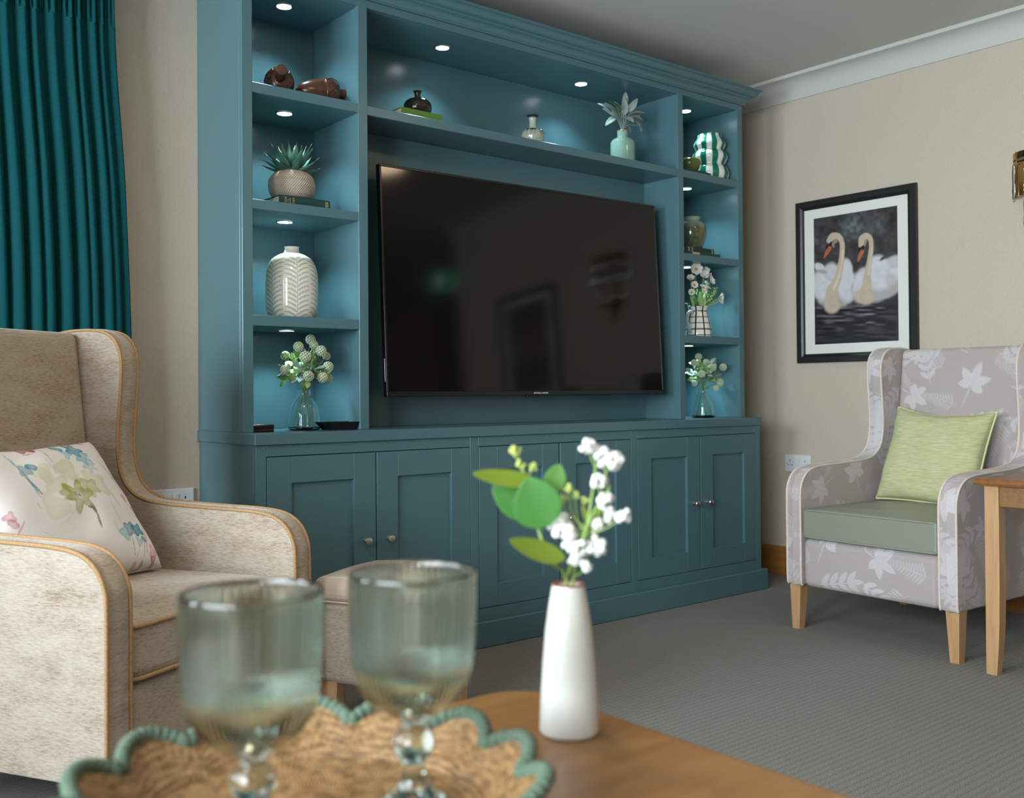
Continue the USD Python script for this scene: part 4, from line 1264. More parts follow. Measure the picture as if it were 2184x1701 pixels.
part(t, 'woven_body', pm, 'matt_paint', smooth=60, paint=pot_paint)
t = thing('agave', 'spiky blue-green agave with pointed fleshy leaves in the beige woven pot', 'plant', (.259, .140, pz + .098))
r2 = np.random.default_rng(4)
ring = [(10, .08, .105, 31), (9, .52, .118, 33), (7, .95, .122, 31), (4, 1.30, .112, 25)]
part(t, 'crown', lathe([(.0005, -.010), (.026, -.009), (.029, .0), (.02, .012), (.0005, .014)], 24), 'agave_skin', smooth=True)
for ri, (cnt, el, ln, w) in enumerate(ring):
    for j in range(cnt):
        az = 2 * PI * (j + .5 * (ri % 2)) / cnt + r2.uniform(-.12, .12)
        e2 = el + r2.uniform(-.08, .1)
        l2 = ln * r2.uniform(.9, 1.08)
        tt = np.linspace(0, 1, 12)
        bend = e2 + .35 * tt * (1 - el / 1.8)
        rad = np.cumsum(np.r_[0, np.cos(bend[1:]) * l2 / 11]) + .008
        zz = np.cumsum(np.r_[0, np.sin(bend[1:]) * l2 / 11])
        half = w / 2000 * np.interp(tt, [0, .15, .45, .75, .93, 1], [.55, .8, 1, .6, .17, .03])
        V = []
        for k in range(12):
            nx, nz_ = -math.sin(bend[k]), math.cos(bend[k])
            prof_ = []
            for a in np.linspace(0, 2 * PI, 11)[:-1]:
                s, h = math.cos(a) * half[k], math.sin(a) * half[k] * (.34 if math.sin(a) < 0 else .10) + .16 * half[k] * math.cos(a) ** 2
                prof_.append((rad[k] + nx * h, s, zz[k] + nz_ * h))
            V.append(prof_ + prof_[:1])
        m = grid(np.array(V))
        m.merge_vertices()
        m.fix_normals()
        m = moved(m, rz=az)
        lf = part(t, 'leaf', m, 'agave_skin', smooth=50)
        tip = np.array([[rad[k], 0, zz[k]] for k in (10, 11)])
        tip = np.vstack([tip, tip[1] + (tip[1] - tip[0]) * .7])
        part(lf, 'spine', moved(tube(tip, [.0014, .0008, .0002], 6), rz=az), 'agave_tip', smooth=True)

# tall white vase with fern fronds
FV = np.array([.263, .150, S3])
prof = spline([(.070, 0), (.083, .008), (.0935, .035), (.0965, .075), (.0965, .150), (.091, .190), (.075, .222), (.050, .240), (.033, .247), (.0275, .256), (.0265, .266), (.0285, .270)], 16)


def fern_vase(p):
    r = np.hypot(p[:, 0], p[:, 1])
    th = np.arctan2(p[:, 1], p[:, 0])
    n = 6
    a = (th * n / (2 * PI) + .25) % 1.0
    c = (a - .5) * 2 * PI / n * np.maximum(r, .05)                # arc distance from the rib
    z = p[:, 2]
    wmax = .047
    c2 = np.abs(c)
    u = (z - .85 * c2 + 9 * c2 ** 2 - .004 * np.sign(c)) / .0172
    fr = np.abs((u % 1.0) - .5) * 2
    width = .60 * np.sqrt(np.clip(1 - c2 / wmax, 0, 1)) * np.clip(c2 / .008, .35, 1)
    m = sstep(width + .12, width - .10, fr) * (c2 < wmax)
    rib = sstep(.0016, .0007, c2)
    m = np.maximum(m, rib) * sstep(.236, .226, z) * sstep(.002, .008, z)
    base, ink = np.array([.76, .745, .68]), np.array([.335, .375, .29])
    lite = np.array([.47, .50, .41])
    k = (np.sin(u * 2 * PI) * .5 + .5)[:, None]
    return base + ((ink * k + lite * (1 - k)) - base) * (m * .92)[:, None]


lathe_thing('fern_vase', 'tall white glazed vase with sage fern fronds, in the left tower', 'vase', FV, [(.0005, 0)] + hollow(prof, .005, .25), 'glaze', 420, paint=fern_vase)


def clear_vase(label, loc):
    o = spline([(.050, 0), (.0565, .004), (.0580, .014), (.0575, .030), (.055, .060), (.047, .090), (.034, .112), (.0245, .124), (.0225, .134), (.0235, .146), (.0255, .151)], 8)
    i = [(r - .0025, z) for r, z in o[::-1] if z > .012] + [(.040, .0095), (.0005, .0080)]
    return lathe_thing('glass_vase', label, 'vase', loc, [(.0005, 0.0)] + [tuple(q) for q in o] + i, 'clear_glass', 96, 'glass')


def allium(c, r, seed):
    """a ball of tiny star florets"""
    k = 70
    i = np.arange(k) + .5
    ph, th = np.arccos(1 - 2 * i / k), PI * (1 + 5 ** .5) * i
    ms = []
    for a, b in zip(ph, th):
        v = np.array([math.sin(a) * math.cos(b), math.sin(a) * math.sin(b), math.cos(a)])
        cone = trimesh.creation.cone(radius=r * .155, height=r * .30, sections=5)
        cone.apply_transform(trimesh.transformations.rotation_matrix(PI, [1, 0, 0]))
        ms.append(moved(cone, np.array(c) + v * (r * .98), R=frame_to(v, b)))
    return cat(*ms)


def bouquet(label, vase, heads, seed, spread, h0):
    """white allium heads, eucalyptus leaves and dusty sprigs standing in a clear vase"""
    r2 = np.random.default_rng(seed)
    t = thing('flower_bouquet', label, 'flowers', vase)
    neck = np.array([0, 0, .142])
    feet = []
    for j in range(5):
        a = 2 * PI * j / 5 + .5
        feet.append(np.array([.040 * math.cos(a), .040 * math.sin(a), .0135]))
    for j, fx in enumerate(feet):
        part(t, 'stem', tube(spline([fx, fx * .5 + neck * .5 + np.array([0, 0, .012]), neck + np.array([.004 * math.cos(j * 2), .004 * math.sin(j * 2), 0]), neck + np.array([.006 * math.cos(j), .006 * math.sin(j), .035])], 6), .0015, 6), 'stem_green', smooth=True)
    for (x, y, z, r) in heads:
        c = np.array([x, y, z])
        part(t, 'flower_stalk', tube(spline([neck + np.array([x, y, 0]) * .04, neck * .55 + c * .45 + np.array([-x * .15, -y * .15, .0]), c], 6), .0011, 5), 'stem_green', smooth=True)
        r = r * .86
        hd = part(t, 'flower_head', allium(c, r, seed), 'floret_white', smooth=False)
        core = trimesh.creation.icosphere(2, r * .84)
        core.apply_translation(c)
        part(hd, 'flower_core', core, 'leaf_pale', smooth=True)
    for j in range(78):
        a, el = r2.uniform(0, 2 * PI), r2.uniform(-.25, 1.3)
        d = np.array([math.cos(a) * math.cos(el), math.sin(a) * math.cos(el), math.sin(el)])
        b = neck + np.array([0, 0, .055]) + d * spread * r2.uniform(.20, .80) * np.array([1, .8, 1.05])
        u = d + r2.normal(size=3) * .35
        u /= np.linalg.norm(u)
        ln = r2.uniform(.024, .040)
        part(t, 'leaf', leaf(b, b + u * ln, ln * .62, np.array([-.5, -.8, .6]) + r2.normal(size=3) * .4, .15, .12, .85, 5, 7), ('leaf_pale', 'leaf_pale', 'leaf_silver', 'leaf_green')[j % 4], smooth=True)
    for j in range(20):
        a, el = r2.uniform(0, 2 * PI), r2.uniform(.1, 1.2)
        d = np.array([math.cos(a) * math.cos(el), math.sin(a) * math.cos(el) * .75, math.sin(el)])
        b = neck + np.array([0, 0, .02])
        e = neck + np.array([0, 0, .055]) + d * spread * r2.uniform(.75, 1.0)
        sp_ = spline([b, (b + e) / 2 + np.array([0, 0, .012]), e], 6)
        ms = [tube(sp_, .0009, 5)]
        for q in range(5, len(sp_)):
            for s in range(3):
                v = d * .6 + r2.normal(size=3)
                v /= np.linalg.norm(v)
                ms.append(leaf(sp_[q], sp_[q] + v * .016, .0045, r2.normal(size=3), .1, .0, .85, 3, 4))
        part(t, 'sprig', cat(*ms), 'leaf_blue' if j % 2 else 'leaf_pale', smooth=True)
    return t


V1 = np.array([.284, .098, S0])
clear_vase('clear glass bottle vase at the bottom of the left tower, beside the black dish', V1)
H1 = [(-.088, -.02, .222, .0195), (-.038, -.03, .306, .0225), (.022, -.01, .335, .0225), (.046, -.045, .292, .024), (-.022, -.05, .268, .025), (.075, -.045, .234, .0235), (-.016, -.065, .198, .0235), (.044, -.06, .193, .0235),
      (.082, -.03, .192, .022), (.030, -.02, .315, .020), (.094, .0, .275, .018), (-.06, .03, .275, .020)]
bouquet('rounded bouquet of white ball flowers in clear glass, at the bottom of the left tower', V1, H1, 31, .105, .142)
V2 = np.array([2.543, .100, S0])
clear_vase('clear glass bottle vase at the bottom of the right tower', V2)
H2 = [(-.068, -.03, .310, .021), (-.09, -.02, .278, .021), (-.02, -.04, .282, .020), (.012, -.05, .256, .022), (.034, -.03, .262, .018), (.100, -.05, .258, .023), (-.08, -.06, .222, .022), (.075, -.05, .175, .022), (.11, -.02, .182, .020),
      (-.10, -.03, .175, .018), (.03, -.06, .150, .018), (.0, .03, .285, .018)]
bouquet('looser bouquet of white ball flowers in clear glass, at the bottom of the right tower', V2, H2, 47, .112, .142)

# coasters and dish
for k, (dx, dz, w, h, a) in enumerate(((0, 0, .080, .0125, .03), (-.004, .0130, .088, .014, .10))):
    t = thing('coaster', ['black square coaster lying flat on the worktop, under another coaster', 'thicker black square coaster with rounded edges, resting on top of another'][k], 'coaster', (.084 + dx, .062, S0 + dz), a, 'black coasters at the left end of the worktop')
    part(t, 'slab', rbox(-w / 2, w / 2, -.045, .045, 0, h, .0035, 3), 'black_plastic')
    part(t, 'felt_inset', box(-w / 2 + .008, w / 2 - .008, -.037, .037, h - .0004, h + .0005, .0002), 'slot_black', smooth=False)
pts2 = lambda k: np.array([(-.088 * k - .002, -.030 * k), (-.070 * k, -.043 * k), (.070 * k, -.043 * k), (.088 * k, -.030 * k), (.088 * k, .030 * k), (.070 * k, .043 * k), (-.070 * k, .043 * k), (-.088 * k, .030 * k)])
V = []
for k, z in ((.05, 0), (.70, 0), (.72, .001), (.92, .022), (1.0, .0285), (1.0, .0300), (.965, .0300), (.90, .024), (.70, .0045), (.05, .004)):
    q = pts2(k)
    V.append(np.c_[np.vstack([q, q[:1]]), np.full(9, z)])
dm = grid(np.array(V))
dm.merge_vertices()
dm.fix_normals()
t = thing('dish', 'black glossy boat-shaped dish on the worktop, right of the clear glass vase', 'dish', (.404, .048, S0), -.03)
part(t, 'bowl', cat(dm, lathe([(.0005, .0001), (.004, .0001), (.004, .0042), (.0005, .0042)], 12)), 'navy_glaze', smooth=25)

# middle top shelf
book('lime green book lying flat on the long shelf, under the dark round pot', (.790, .125, MS), .200, .135, .042, .015, 'book_lime', spine_round=.001)
t = lathe_thing('bottle_pot', 'small dark speckled round pot with narrow neck, on the lime green book', 'vase', (.817, .130, MS + .0425),
                [(.0005, 0)] + hollow(spline([(.040, 0), (.052, .010), (.0575, .030), (.054, .050), (.040, .064), (.022, .069), (.0135, .073), (.0125, .086), (.0155, .096), (.0185, .100)], 8), .003, .3), 'dark_glaze', 72)
book('thin book with red and dark cover on the long shelf, under the pale bottle vase', (1.475, .130, MS), .19, .13, .020, .05, 'book_slate', spine_round=.001)
part(stage.GetPrimAtPath('/World/book_002'), 'spine_label', box(-.080, -.020, -.0664, -.0659, .003, .017, .0002), 'book_red', smooth=False, label='red patch on the spine')


def drip(p):
    th = np.arctan2(p[:, 1], p[:, 0])
    z = p[:, 2]
    n = sn(np.c_[np.cos(th) * 6, np.sin(th) * 6, z * 12])
    n2 = sn(np.c_[p[:, 0] * 220, p[:, 1] * 220, z * 90])
    base = np.array([.42, .46, .36])
    dark, mid = np.array([.02, .03, .035]), np.array([.13, .20, .17])
    k = np.maximum(sstep(.060, .066, z + .010 * n) * sstep(.076, .069, z), sstep(.121, .128, z))
    k2 = sstep(.030, .062, z + .022 * n) * sstep(.078, .066, z) * .6 + .25 * sstep(.1, .6, n2)
    c = base + (mid - base) * np.clip(k2, 0, 1)[:, None]
    return c + (dark - c) * k[:, None]


lathe_thing('bottle_vase', 'small celadon long-necked vase with dark dripped glaze, on the long shelf', 'vase', (1.450, .150, MS + .0205),
            [(.0005, 0)] + hollow(spline([(.036, 0), (.046, .010), (.0525, .034), (.0525, .052), (.046, .067), (.030, .073), (.0185, .078), (.0155, .095), (.0160, .115), (.020, .126), (.0275, .134), (.0270, .136)], 8), .003, .25), 'glaze', 150, paint=drip)


def two_tone(p):
    g = np.array([.20, .34, .28])
    b = np.array([.30, .16, .085])
    n = sn(np.c_[p[:, 0] * 25, p[:, 1] * 25, p[:, 2] * 25])
    c = np.tile(g, (len(p), 1)) * (1 + .12 * n)[:, None]
    return c + (b - c) * (sstep(.160, .172, p[:, 2]))[:, None]


GB = np.array([1.998, .125, MS])
lathe_thing('bottle', 'sage green glazed bottle with a brown lip on the long shelf, holding grey leaves', 'vase', GB,
            [(.0005, 0)] + hollow(spline([(.054, 0), (.0585, .004), (.0595, .015), (.0595, .100), (.056, .118), (.043, .130), (.030, .136), (.0265, .143), (.0265, .165), (.0275, .171)], 8), .004, .35), 'glaze', 110, paint=two_tone)
t = thing('leaf_spray', 'drooping grey-green velvety leaves in the sage green bottle', 'leaves', GB + np.array([0, 0, .171]))
r2 = np.random.default_rng(12)
LV = [(-.165, .0, .115, 'b'), (-.115, -.02, .105, 'b'), (-.10, -.03, .125, 'g'), (-.145, -.03, .01, 's'), (-.09, -.03, .055, 's'), (-.06, -.03, .125, 's'), (-.02, -.04, .115, 's'), (-.02, -.05, .045, 'p'), (.005, -.02, .165, 'p'),
      (.03, -.05, .125, 'p'), (.03, -.06, .085, 's'), (.06, -.04, .105, 'p'), (.085, -.03, .11, 'p'), (.075, -.05, .065, 's'), (.145, -.02, .085, 'b'), (.12, -.03, .02, 'b'), (.165, .0, .055, 'b'), (.05, .03, .10, 's'), (-.05, .04, .10, 's'), (.09, .02, -.005, 'b')]
for i, (x, y, z, kd) in enumerate(LV):
    e = np.array([x, y, z])
    d = e / np.linalg.norm(e)
    b = e * .42 + np.array([0, 0, .018 + .03 * r2.random()])
    part(t, 'stem', tube(spline([np.array([.004 * x, .004 * y, -.06]), np.array([x * .05, y * .05, .003]), b * .7 + np.array([0, 0, .012]), b], 5), .0016, 6), 'leaf_silver', smooth=True)
    ln = r2.uniform(.060, .080)
    u = (e - b)
    u = u / np.linalg.norm(u) + np.array([0, -.15, .15 + .2 * r2.normal()])
    u /= np.linalg.norm(u)
    part(t, 'leaf', leaf(b, b + u * ln, r2.uniform(.030, .042), np.array([-.3, -.75, .8]) + r2.normal(size=3) * .35, .45, .22, .8, 7, 11, .0016, .55), {'b': 'leaf_blue', 's': 'leaf_silver', 'p': 'leaf_silver', 'g': 'leaf_green'}[kd], smooth=True)

# right tower
book('dark green book on the top right shelf, under the green apple pot', (2.440, .105, S1), .20, .14, .022, .03, 'book_forest', spine_round=.001)
lathe_thing('apple_pot', 'small apple-shaped olive green pot with dark stalk, on the top right shelf', 'ornament', (2.474, .115, S1 + .0225),
            [(.0005, 0), (.026, .0005)] + [tuple(q) for q in spline([(.034, .006), (.050, .030), (.0555, .052), (.050, .070), (.032, .079), (.016, .077), (.010, .075)], 8)] + [(.0005, .0745)], 'apple_green', 72)
ap = stage.GetPrimAtPath('/World/apple_pot')
part(ap, 'stalk', lathe([(.0005, .073), (.009, .074), (.0075, .084), (.012, .090), (.0115, .094), (.006, .096), (.0005, .096)], 28), 'stem_dark', smooth=40)


def stripes(p):
    th = np.arctan2(p[:, 1], p[:, 0])
    k = sstep(-.12, .12, np.cos(th * 9 + .4))
    return np.array([.78, .765, .71]) + (np.array([.004, .155, .095]) - np.array([.78, .765, .71])) * k[:, None]


sp_ = [(.078, 0), (.092, .012), (.099, .042), (.090, .072), (.0765, .090)] + [(.085, .108), (.0925, .127), (.087, .149), (.0735, .166)] + [(.0795, .183), (.083, .198), (.076, .215), (.064, .233), (.0605, .246), (.0615, .250)]
lathe_thing('striped_vase', 'white vase with wavy outline and green vertical stripes, on the top right shelf', 'vase', (2.648, .128, S1),
            [(.0005, 0)] + hollow(spline(sp_, 8), .004, .3), 'glaze', 252, paint=stripes)
book('larger green book at the bottom of a pair under the mottled jar', (2.470, .110, S2), .27, .16, .018, .0, 'book_green', spine_round=.001, bands=((-.055, .055),))
book('smaller dark book with gilt spine marks, on top of another under the mottled jar', (2.460, .115, S2 + .0185), .225, .14, .026, .02, 'book_forest', spine_round=.002, bands=((-.055, .002), (-.062, .004), (-.085, .008), (.097, .006)))


def mottle(p):
    z = p[:, 2]
    n = sn(p * 26)
    n2 = sn(p * 90 + 4)
    a, b, cc = np.array([.045, .075, .040]), np.array([.125, .125, .062]), np.array([.34, .42, .33])
    c = a + (b - a) * np.clip(.45 + .5 * n + .35 * n2, 0, 1)[:, None]
    return c + (cc - c) * np.clip(sstep(.098, .150, z + .012 * n) * .9 + .10 * (n2 > .4), 0, 1)[:, None]


lathe_thing('mottled_jar', 'olive green mottled jar with pale lip on two stacked books, in the right tower', 'vase', (2.484, .118, S2 + .0447),
            [(.0005, 0)] + hollow(spline([(.046, 0), (.058, .012), (.072, .055), (.0765, .092), (.071, .122), (.055, .141), (.044, .148), (.0415, .154), (.046, .160), (.0475, .164)], 8), .005, .3), 'glaze', 140, paint=mottle)

# checked jug with poppies and daisies
JG = np.array([2.505, .095, S3])


def checks(p):
    th = np.arctan2(p[:, 1], p[:, 0])
    z = p[:, 2]
    r = np.hypot(p[:, 0], p[:, 1])
    a = np.abs(((th * 9 / (2 * PI) + .32) % 1) - .5) * 2 * PI / 9 * r
    zz = np.abs(((z - .009) / .0305 % 1.0) - .5)
    k = np.maximum(sstep(.0045, .0030, a), sstep(.5 - .095, .5 - .065, zz) * (r > .02))
    k = k * (th * 0 + 1)
    return np.array([.80, .78, .72]) + (np.array([.008, .016, .012]) - np.array([.80, .78, .72])) * k[:, None]


jp = spline([(.066, 0), (.0695, .003), (.069, .012), (.0625, .050), (.055, .090), (.0485, .118), (.0455, .128), (.048, .140), (.0535, .152), (.054, .155)], 10)
t = lathe_thing('jug', 'white jug with hand-painted black check lines and looped handle, in the right tower', 'jug', JG, [(.0005, 0)] + hollow(jp, .004, .4), 'glaze', 260, paint=checks)
hp = spline([(-.043, -.004, .120), (-.066, -.007, .127), (-.089, -.010, .117), (-.099, -.011, .092), (-.094, -.011, .062), (-.079, -.009, .034), (-.060, -.006, .020)], 8)
part(t, 'handle', tube(hp, [.0085, .0085, .0080, .0080, .0090], 14), 'white_glaze', smooth=True)
t = thing('flower_bouquet', 'bouquet of white poppies and daisies with ferny greenery in the checked jug', 'flowers', JG + np.array([0, 0, .15]))
r2 = np.random.default_rng(77)


def bloom(c, d, r, npet, cup, petal_w, ctr):
    d = np.array(d, float)
    d /= np.linalg.norm(d)
    R = frame_to(d)
    ms = []
    for j in range(npet):
        a = 2 * PI * j / npet + .2
        e = np.array([math.cos(a), math.sin(a), 0])
        tipv = R @ (e * math.cos(cup) + np.array([0, 0, math.sin(cup)]))
        fac = R @ (np.array([0, 0, math.cos(cup)]) - e * math.sin(cup))
        ms.append(leaf(np.array(c) + tipv * r * .08, np.array(c) + tipv * r, petal_w * r, fac, -.12, .22, .62, 7, 9, .0007, .5))
    fl = part(t, 'flower', cat(*ms), 'petal_white', smooth=True)
    e = trimesh.creation.icosphere(2, r * ctr)
    e.apply_scale([1, 1, .55])
    part(fl, 'flower_center', moved(e, np.array(c) + d * r * .08, R=R), 'pollen', smooth=True)


BL = [(-.050, -.03, .190, (-.55, -.8, .15), .036, 7, .30, .9, .24), (.030, -.02, .178, (.3, -.3, .7), .034, 5, .95, 1.15, .2), (-.005, -.04, .150, (-.1, -.5, .8), .038, 5, .85, 1.2, .2), (.062, -.02, .158, (.6, -.6, .2), .028, 6, .5, 1.0, .25),
      (.045, -.045, .135, (.1, -.9, .3), .026, 6, .4, 1.0, .2), (-.080, -.02, .138, (-.5, -.5, .6), .027, 6, .55, 1.0, .25), (-.076, -.04, .108, (-.4, -.8, .2), .022, 9, .25, .6, .34), (-.02, -.05, .096, (-.1, -.6, .75), .024, 10, .3, .55, .36),
      (.016, -.05, .098, (.2, -.6, .7), .020, 10, .3, .55, .36), (-.085, -.03, .072, (-.6, -.6, .1), .020, 9, .3, .6, .34), (.062, .0, .125, (.4, -.4, .6), .020, 6, .6, 1.0, .25), (.135, -.03, .060, (.8, -.5, .1), .026, 8, .5, .8, .22), (.120, -.04, .040, (.2, -.9, .2), .026, 10, .4, .6, .25),
      (-.02, -.055, .078, (-.1, -.8, .4), .018, 9, .3, .6, .36)]
for (x, y, z, d, r, n_, cup, pw, ct) in BL:
    c = np.array([x, y, z])
    part(t, 'flower_stem', tube(spline([(.003 * np.sign(x), 0, -.08), (x * .25, y * .25, .0), (x * .8, y * .7, z * .6), c - np.array(d) * .004], 6), .0015, 6), 'leaf_pale', smooth=True)
    bloom(c, d, r, n_, cup, pw, ct)
for j in range(26):
    x = r2.uniform(-.10, .125) if j > 5 else r2.uniform(.06, .125)
    y, z = r2.uniform(-.075, .05), r2.uniform(.035, .10)
    e = np.array([x, y, z])
    sp2 = spline([(x * .15, y * .2, -.03), (x * .35, y * .4, .01), e], 7)
    ms = [tube(sp2, .0009, 5)]
    for q in range(4, len(sp2)):
        for s in (-1, 1, -1, 1):
            v = (e / np.linalg.norm(e)) * .75 + r2.normal(size=3) * .65
            v /= np.linalg.norm(v)
            ms.append(leaf(sp2[q], sp2[q] + v * r2.uniform(.012, .020), .0042, r2.normal(size=3), .1, 0, .85, 3, 4))
    part(t, 'fern_sprig', cat(*ms), ('leaf_green', 'leaf_deep', 'leaf_pale')[j % 3], smooth=True)
for (x, y, z, ln, w) in ((-.045, -.055, .0, .075, .026), (-.02, -.06, -.002, .05, .018), (-.085, -.03, .0, .055, .014)):
    part(t, 'leaf', leaf((x * .7, y * .8, z), (x * 1.1, y * 1.05, z + ln), w, (-.5, -.85, .2), .1, .15, .9, 7, 9), 'leaf_pale', smooth=True)

# ================================================================== framed pictures on the right wall
def swans(y0, y1, z0, z1):
    """a painted pair of swans on dark water; coordinates of the painting in hundredths of a sheet read from the photo"""
    def fn(p):
        a = (y0 - p[:, 1]) / (y0 - y1)
        b = (p[:, 2] - z0) / (z1 - z0)
        X = 310 + 567 * a + 8 * (1 - b)
        Y = (590 - 93 * a) * b + (1437 - 25 * a) * (1 - b)
        q = np.c_[X / 60, Y / 60, X * 0]
        n1, n2, n3 = sn(q), sn(q * 2.7 + 5), sn(np.c_[X / 70, Y / 14, X * 0 + 2])
        bg = np.array([.040, .036, .036]) + np.array([.03, .032, .034]) * (n1 * .6 + n2 * .4)[:, None]
        glow = np.exp(-(((X - 585) / 75) ** 2 + ((Y - 640) / 75) ** 2)) + .45 * np.exp(-(((X - 740) / 60) ** 2 + ((Y - 640) / 60) ** 2)) + .3 * np.exp(-(((X - 350) / 60) ** 2 + ((Y - 740) / 80) ** 2))
        c = bg + np.array([.10, .125, .14]) * (glow * (.8 + .4 * n2))[:, None]
        water = sstep(1120, 1190, Y)
        wc = np.array([.018, .018, .024]) + np.array([.020, .018, .018]) * n3[:, None]
        rip = np.exp(-(((X - 690) / 90) ** 2)) + .55 * np.exp(-(((X - 380) / 70) ** 2)) + .8 * np.exp(-(((X - 500) / 60) ** 2))
        wc = wc + np.array([.19, .17, .17]) * (np.clip(n3 * 1.3 + .1, 0, 1) * rip * sstep(1420, 1200, Y))[:, None]
        c = c + (wc - c) * water[:, None]

        def ell(cx, cy, rx, ry, rot, col, soft=.10, k=1.0):
            nonlocal c
            co, si = math.cos(rot), math.sin(rot)
            u, v = ((X - cx) * co + (Y - cy) * si) / rx, (-(X - cx) * si + (Y - cy) * co) / ry
            m = sstep(1 + soft, 1 - soft, np.hypot(u, v) + .05 * n2) * k
            c = c + (np.array(col) - c) * m[:, None]

        def stroke(pts, ws, col, soft=.25):
            nonlocal c
            path = spline(np.array(pts, float), 8)
            w = np.interp(np.linspace(0, 1, len(path)), np.linspace(0, 1, len(ws)), ws)
            d = np.full(len(X), 9.0)
            for i in range(len(path)):
                d = np.minimum(d, np.hypot(X - path[i, 0], Y - path[i, 1]) / w[i])
            m = sstep(1 + soft, 1 - soft, d)
            c = c + (np.array(col) - c) * m[:, None]

        W, G, Tn, Tn2 = (.60, .60, .64), (.40, .39, .41), (.52, .43, .33), (.32, .24, .17)
        ell(455, 1050, 152, 142, .05, G); ell(372, 1040, 75, 105, -.3, W, .25); ell(535, 1020, 68, 125, -.15, W, .25); ell(435, 945, 55, 60, .3, (.55, .55, .58), .3); ell(548, 915, 32, 60, -.2, W, .3); ell(352, 915, 40, 26, .4, W, .3)
        ell(372, 945, 35, 14, .2, Tn2, .5, .6); ell(440, 1165, 60, 32, 0, (.26, .22, .20), .5, .8)
        ell(755, 1010, 185, 130, -.42, G); ell(790, 965, 130, 90, -.55, W, .25); ell(640, 1040, 55, 110, .1, W, .3); ell(750, 890, 60, 55, -.5, W, .3); ell(860, 880, 55, 42, -.5, (.52, .50, .52), .3); ell(655, 1110, 70, 45, .1, Tn, .4, .9)
        ell(790, 850, 32, 10, -.6, (.06, .05, .05), .5); ell(845, 1010, 40, 70, -.5, (.42, .35, .31), .5, .5)
        stroke([(438, 1170), (440, 1080), (478, 990), (502, 890), (512, 800), (508, 740), (482, 705), (445, 708), (420, 735)], [56, 40, 26, 20, 17, 17, 21, 25, 18], Tn)
        stroke([(452, 1060), (486, 980), (508, 890), (518, 800)], [10, 8, 7, 6], (.66, .55, .43), .6)
        stroke([(470, 735), (448, 755), (452, 775)], [12, 10, 7], Tn2, .6)
        stroke([(672, 1120), (676, 1040), (684, 950), (698, 860), (708, 780), (702, 722), (676, 703), (650, 725), (640, 765)], [48, 34, 20, 17, 15, 16, 22, 26, 17], Tn)
        stroke([(690, 960), (702, 870), (714, 780)], [7, 6, 5], (.66, .55, .43), .6)
        stroke([(672, 735), (664, 765)], [9, 7], Tn2, .6)
        stroke([(436, 745), (420, 775), (402, 782)], [5, 16, 9], (.012, .012, .014))
        stroke([(425, 785), (405, 815), (384, 850)], [13, 13, 5], (.42, .12, .045))
        stroke([(655, 770), (640, 795), (628, 800)], [5, 17, 9], (.012, .012, .014))
        stroke([(648, 808), (634, 835), (622, 870)], [13, 13, 7], (.42, .12, .055))
        return c * (1 + .06 * n2)[:, None]
    return fn


def picture(label, y0, y1, z0, z1, paint, fw_=.047, py=.104, pz=.096):
    """y0 is the edge nearer the cabinet; hangs on x = XR"""
    t = thing('framed_picture', label, 'picture', (XR, (y0 + y1) / 2, (z0 + z1) / 2))
    o = np.array([XR, (y0 + y1) / 2, (z0 + z1) / 2])
    w, h = abs(y0 - y1) / 2, (z1 - z0) / 2
    V = []
    for ins, x in ((0, -.002), (0, -.024), (.004, -.028), (.030, -.026), (fw_ - .006, -.021), (fw_, -.015), (fw_, -.006)):
        V.append([(x, -w + ins, -h + ins), (x, w - ins, -h + ins), (x, w - ins, h - ins), (x, -w + ins, h - ins), (x, -w + ins, -h + ins)])
    m = grid(np.array(V))
    m.merge_vertices()
    m.fix_normals()
    back = box(-.006, -.002, -w + .001, w - .001, -h + .001, h - .001, .0005)
    part(t, 'frame', cat(m, back), 'black_frame', smooth=20)
    part(t, 'mount', cat(*[box(-.0105, -.0085, *q, .0002) for q in ((-w + fw_ - .003, w - fw_ + .003, h - pz, h - fw_ + .003), (-w + fw_ - .003, w - fw_ + .003, -h + fw_ - .003, -h + pz), (-w + fw_ - .003, -w + py, -h + pz, h - pz), (w - py, w - fw_ + .003, -h + pz, h - pz))]),
         'mount_board', smooth=False)
    ny, nz_ = 190, 260
    yy, zz = np.linspace(w - py + .002, -w + py - .002, ny), np.linspace(-h + pz - .002, h - pz + .002, nz_)
    Y, Z = np.meshgrid(yy, zz)
    g = grid(np.stack([np.full(Y.shape, -.0085), Y, Z], -1))
    k = len(g.vertices)
    part(t, 'print', trimesh.Trimesh(g.vertices, g.faces, process=False), 'printed_paper', smooth=True, paint=lambda p: paint(p + o))


PY0, PY1, PZ0, PZ1 = -.0457, -.7322, 1.1536, 2.0158
picture('black-framed painting of two white swans on dark water, above the leaf-print armchair', PY0, PY1, PZ0, PZ1, swans(PY0 - .104, PY1 + .104, PZ0 + .096, PZ1 - .096))


def dusk(p):
    n = sn(p * 6)
    n2 = sn(p * np.array([1, 8, 22]))
    z = (p[:, 2] - PZ0) / (PZ1 - PZ0)
    c = np.array([.06, .06, .065]) + (np.array([.30, .26, .22]) - .06) * (np.exp(-((z - .55) / .16) ** 2) * (.6 + .4 * n))[:, None] + np.array([.05, .05, .07]) * (sstep(.4, .2, z) * (.7 + .5 * n2))[:, None]
    return c


picture('black-framed dusky landscape on the right wall, seen in the television screen', -1.93, -2.62, PZ0, PZ1, dusk)

# ================================================================== wall lamp of brass tiers and crystal drops
LY = -1.335
t = thing('wall_lamp', 'brass tiered wall lamp hung with crystal drops, at the right edge of the photo', 'lamp', (XR, LY, 1.885))
part(t, 'backplate', rbox(-.016, -.001, -.045, .045, -.20, .16, .006, 3), 'brass')


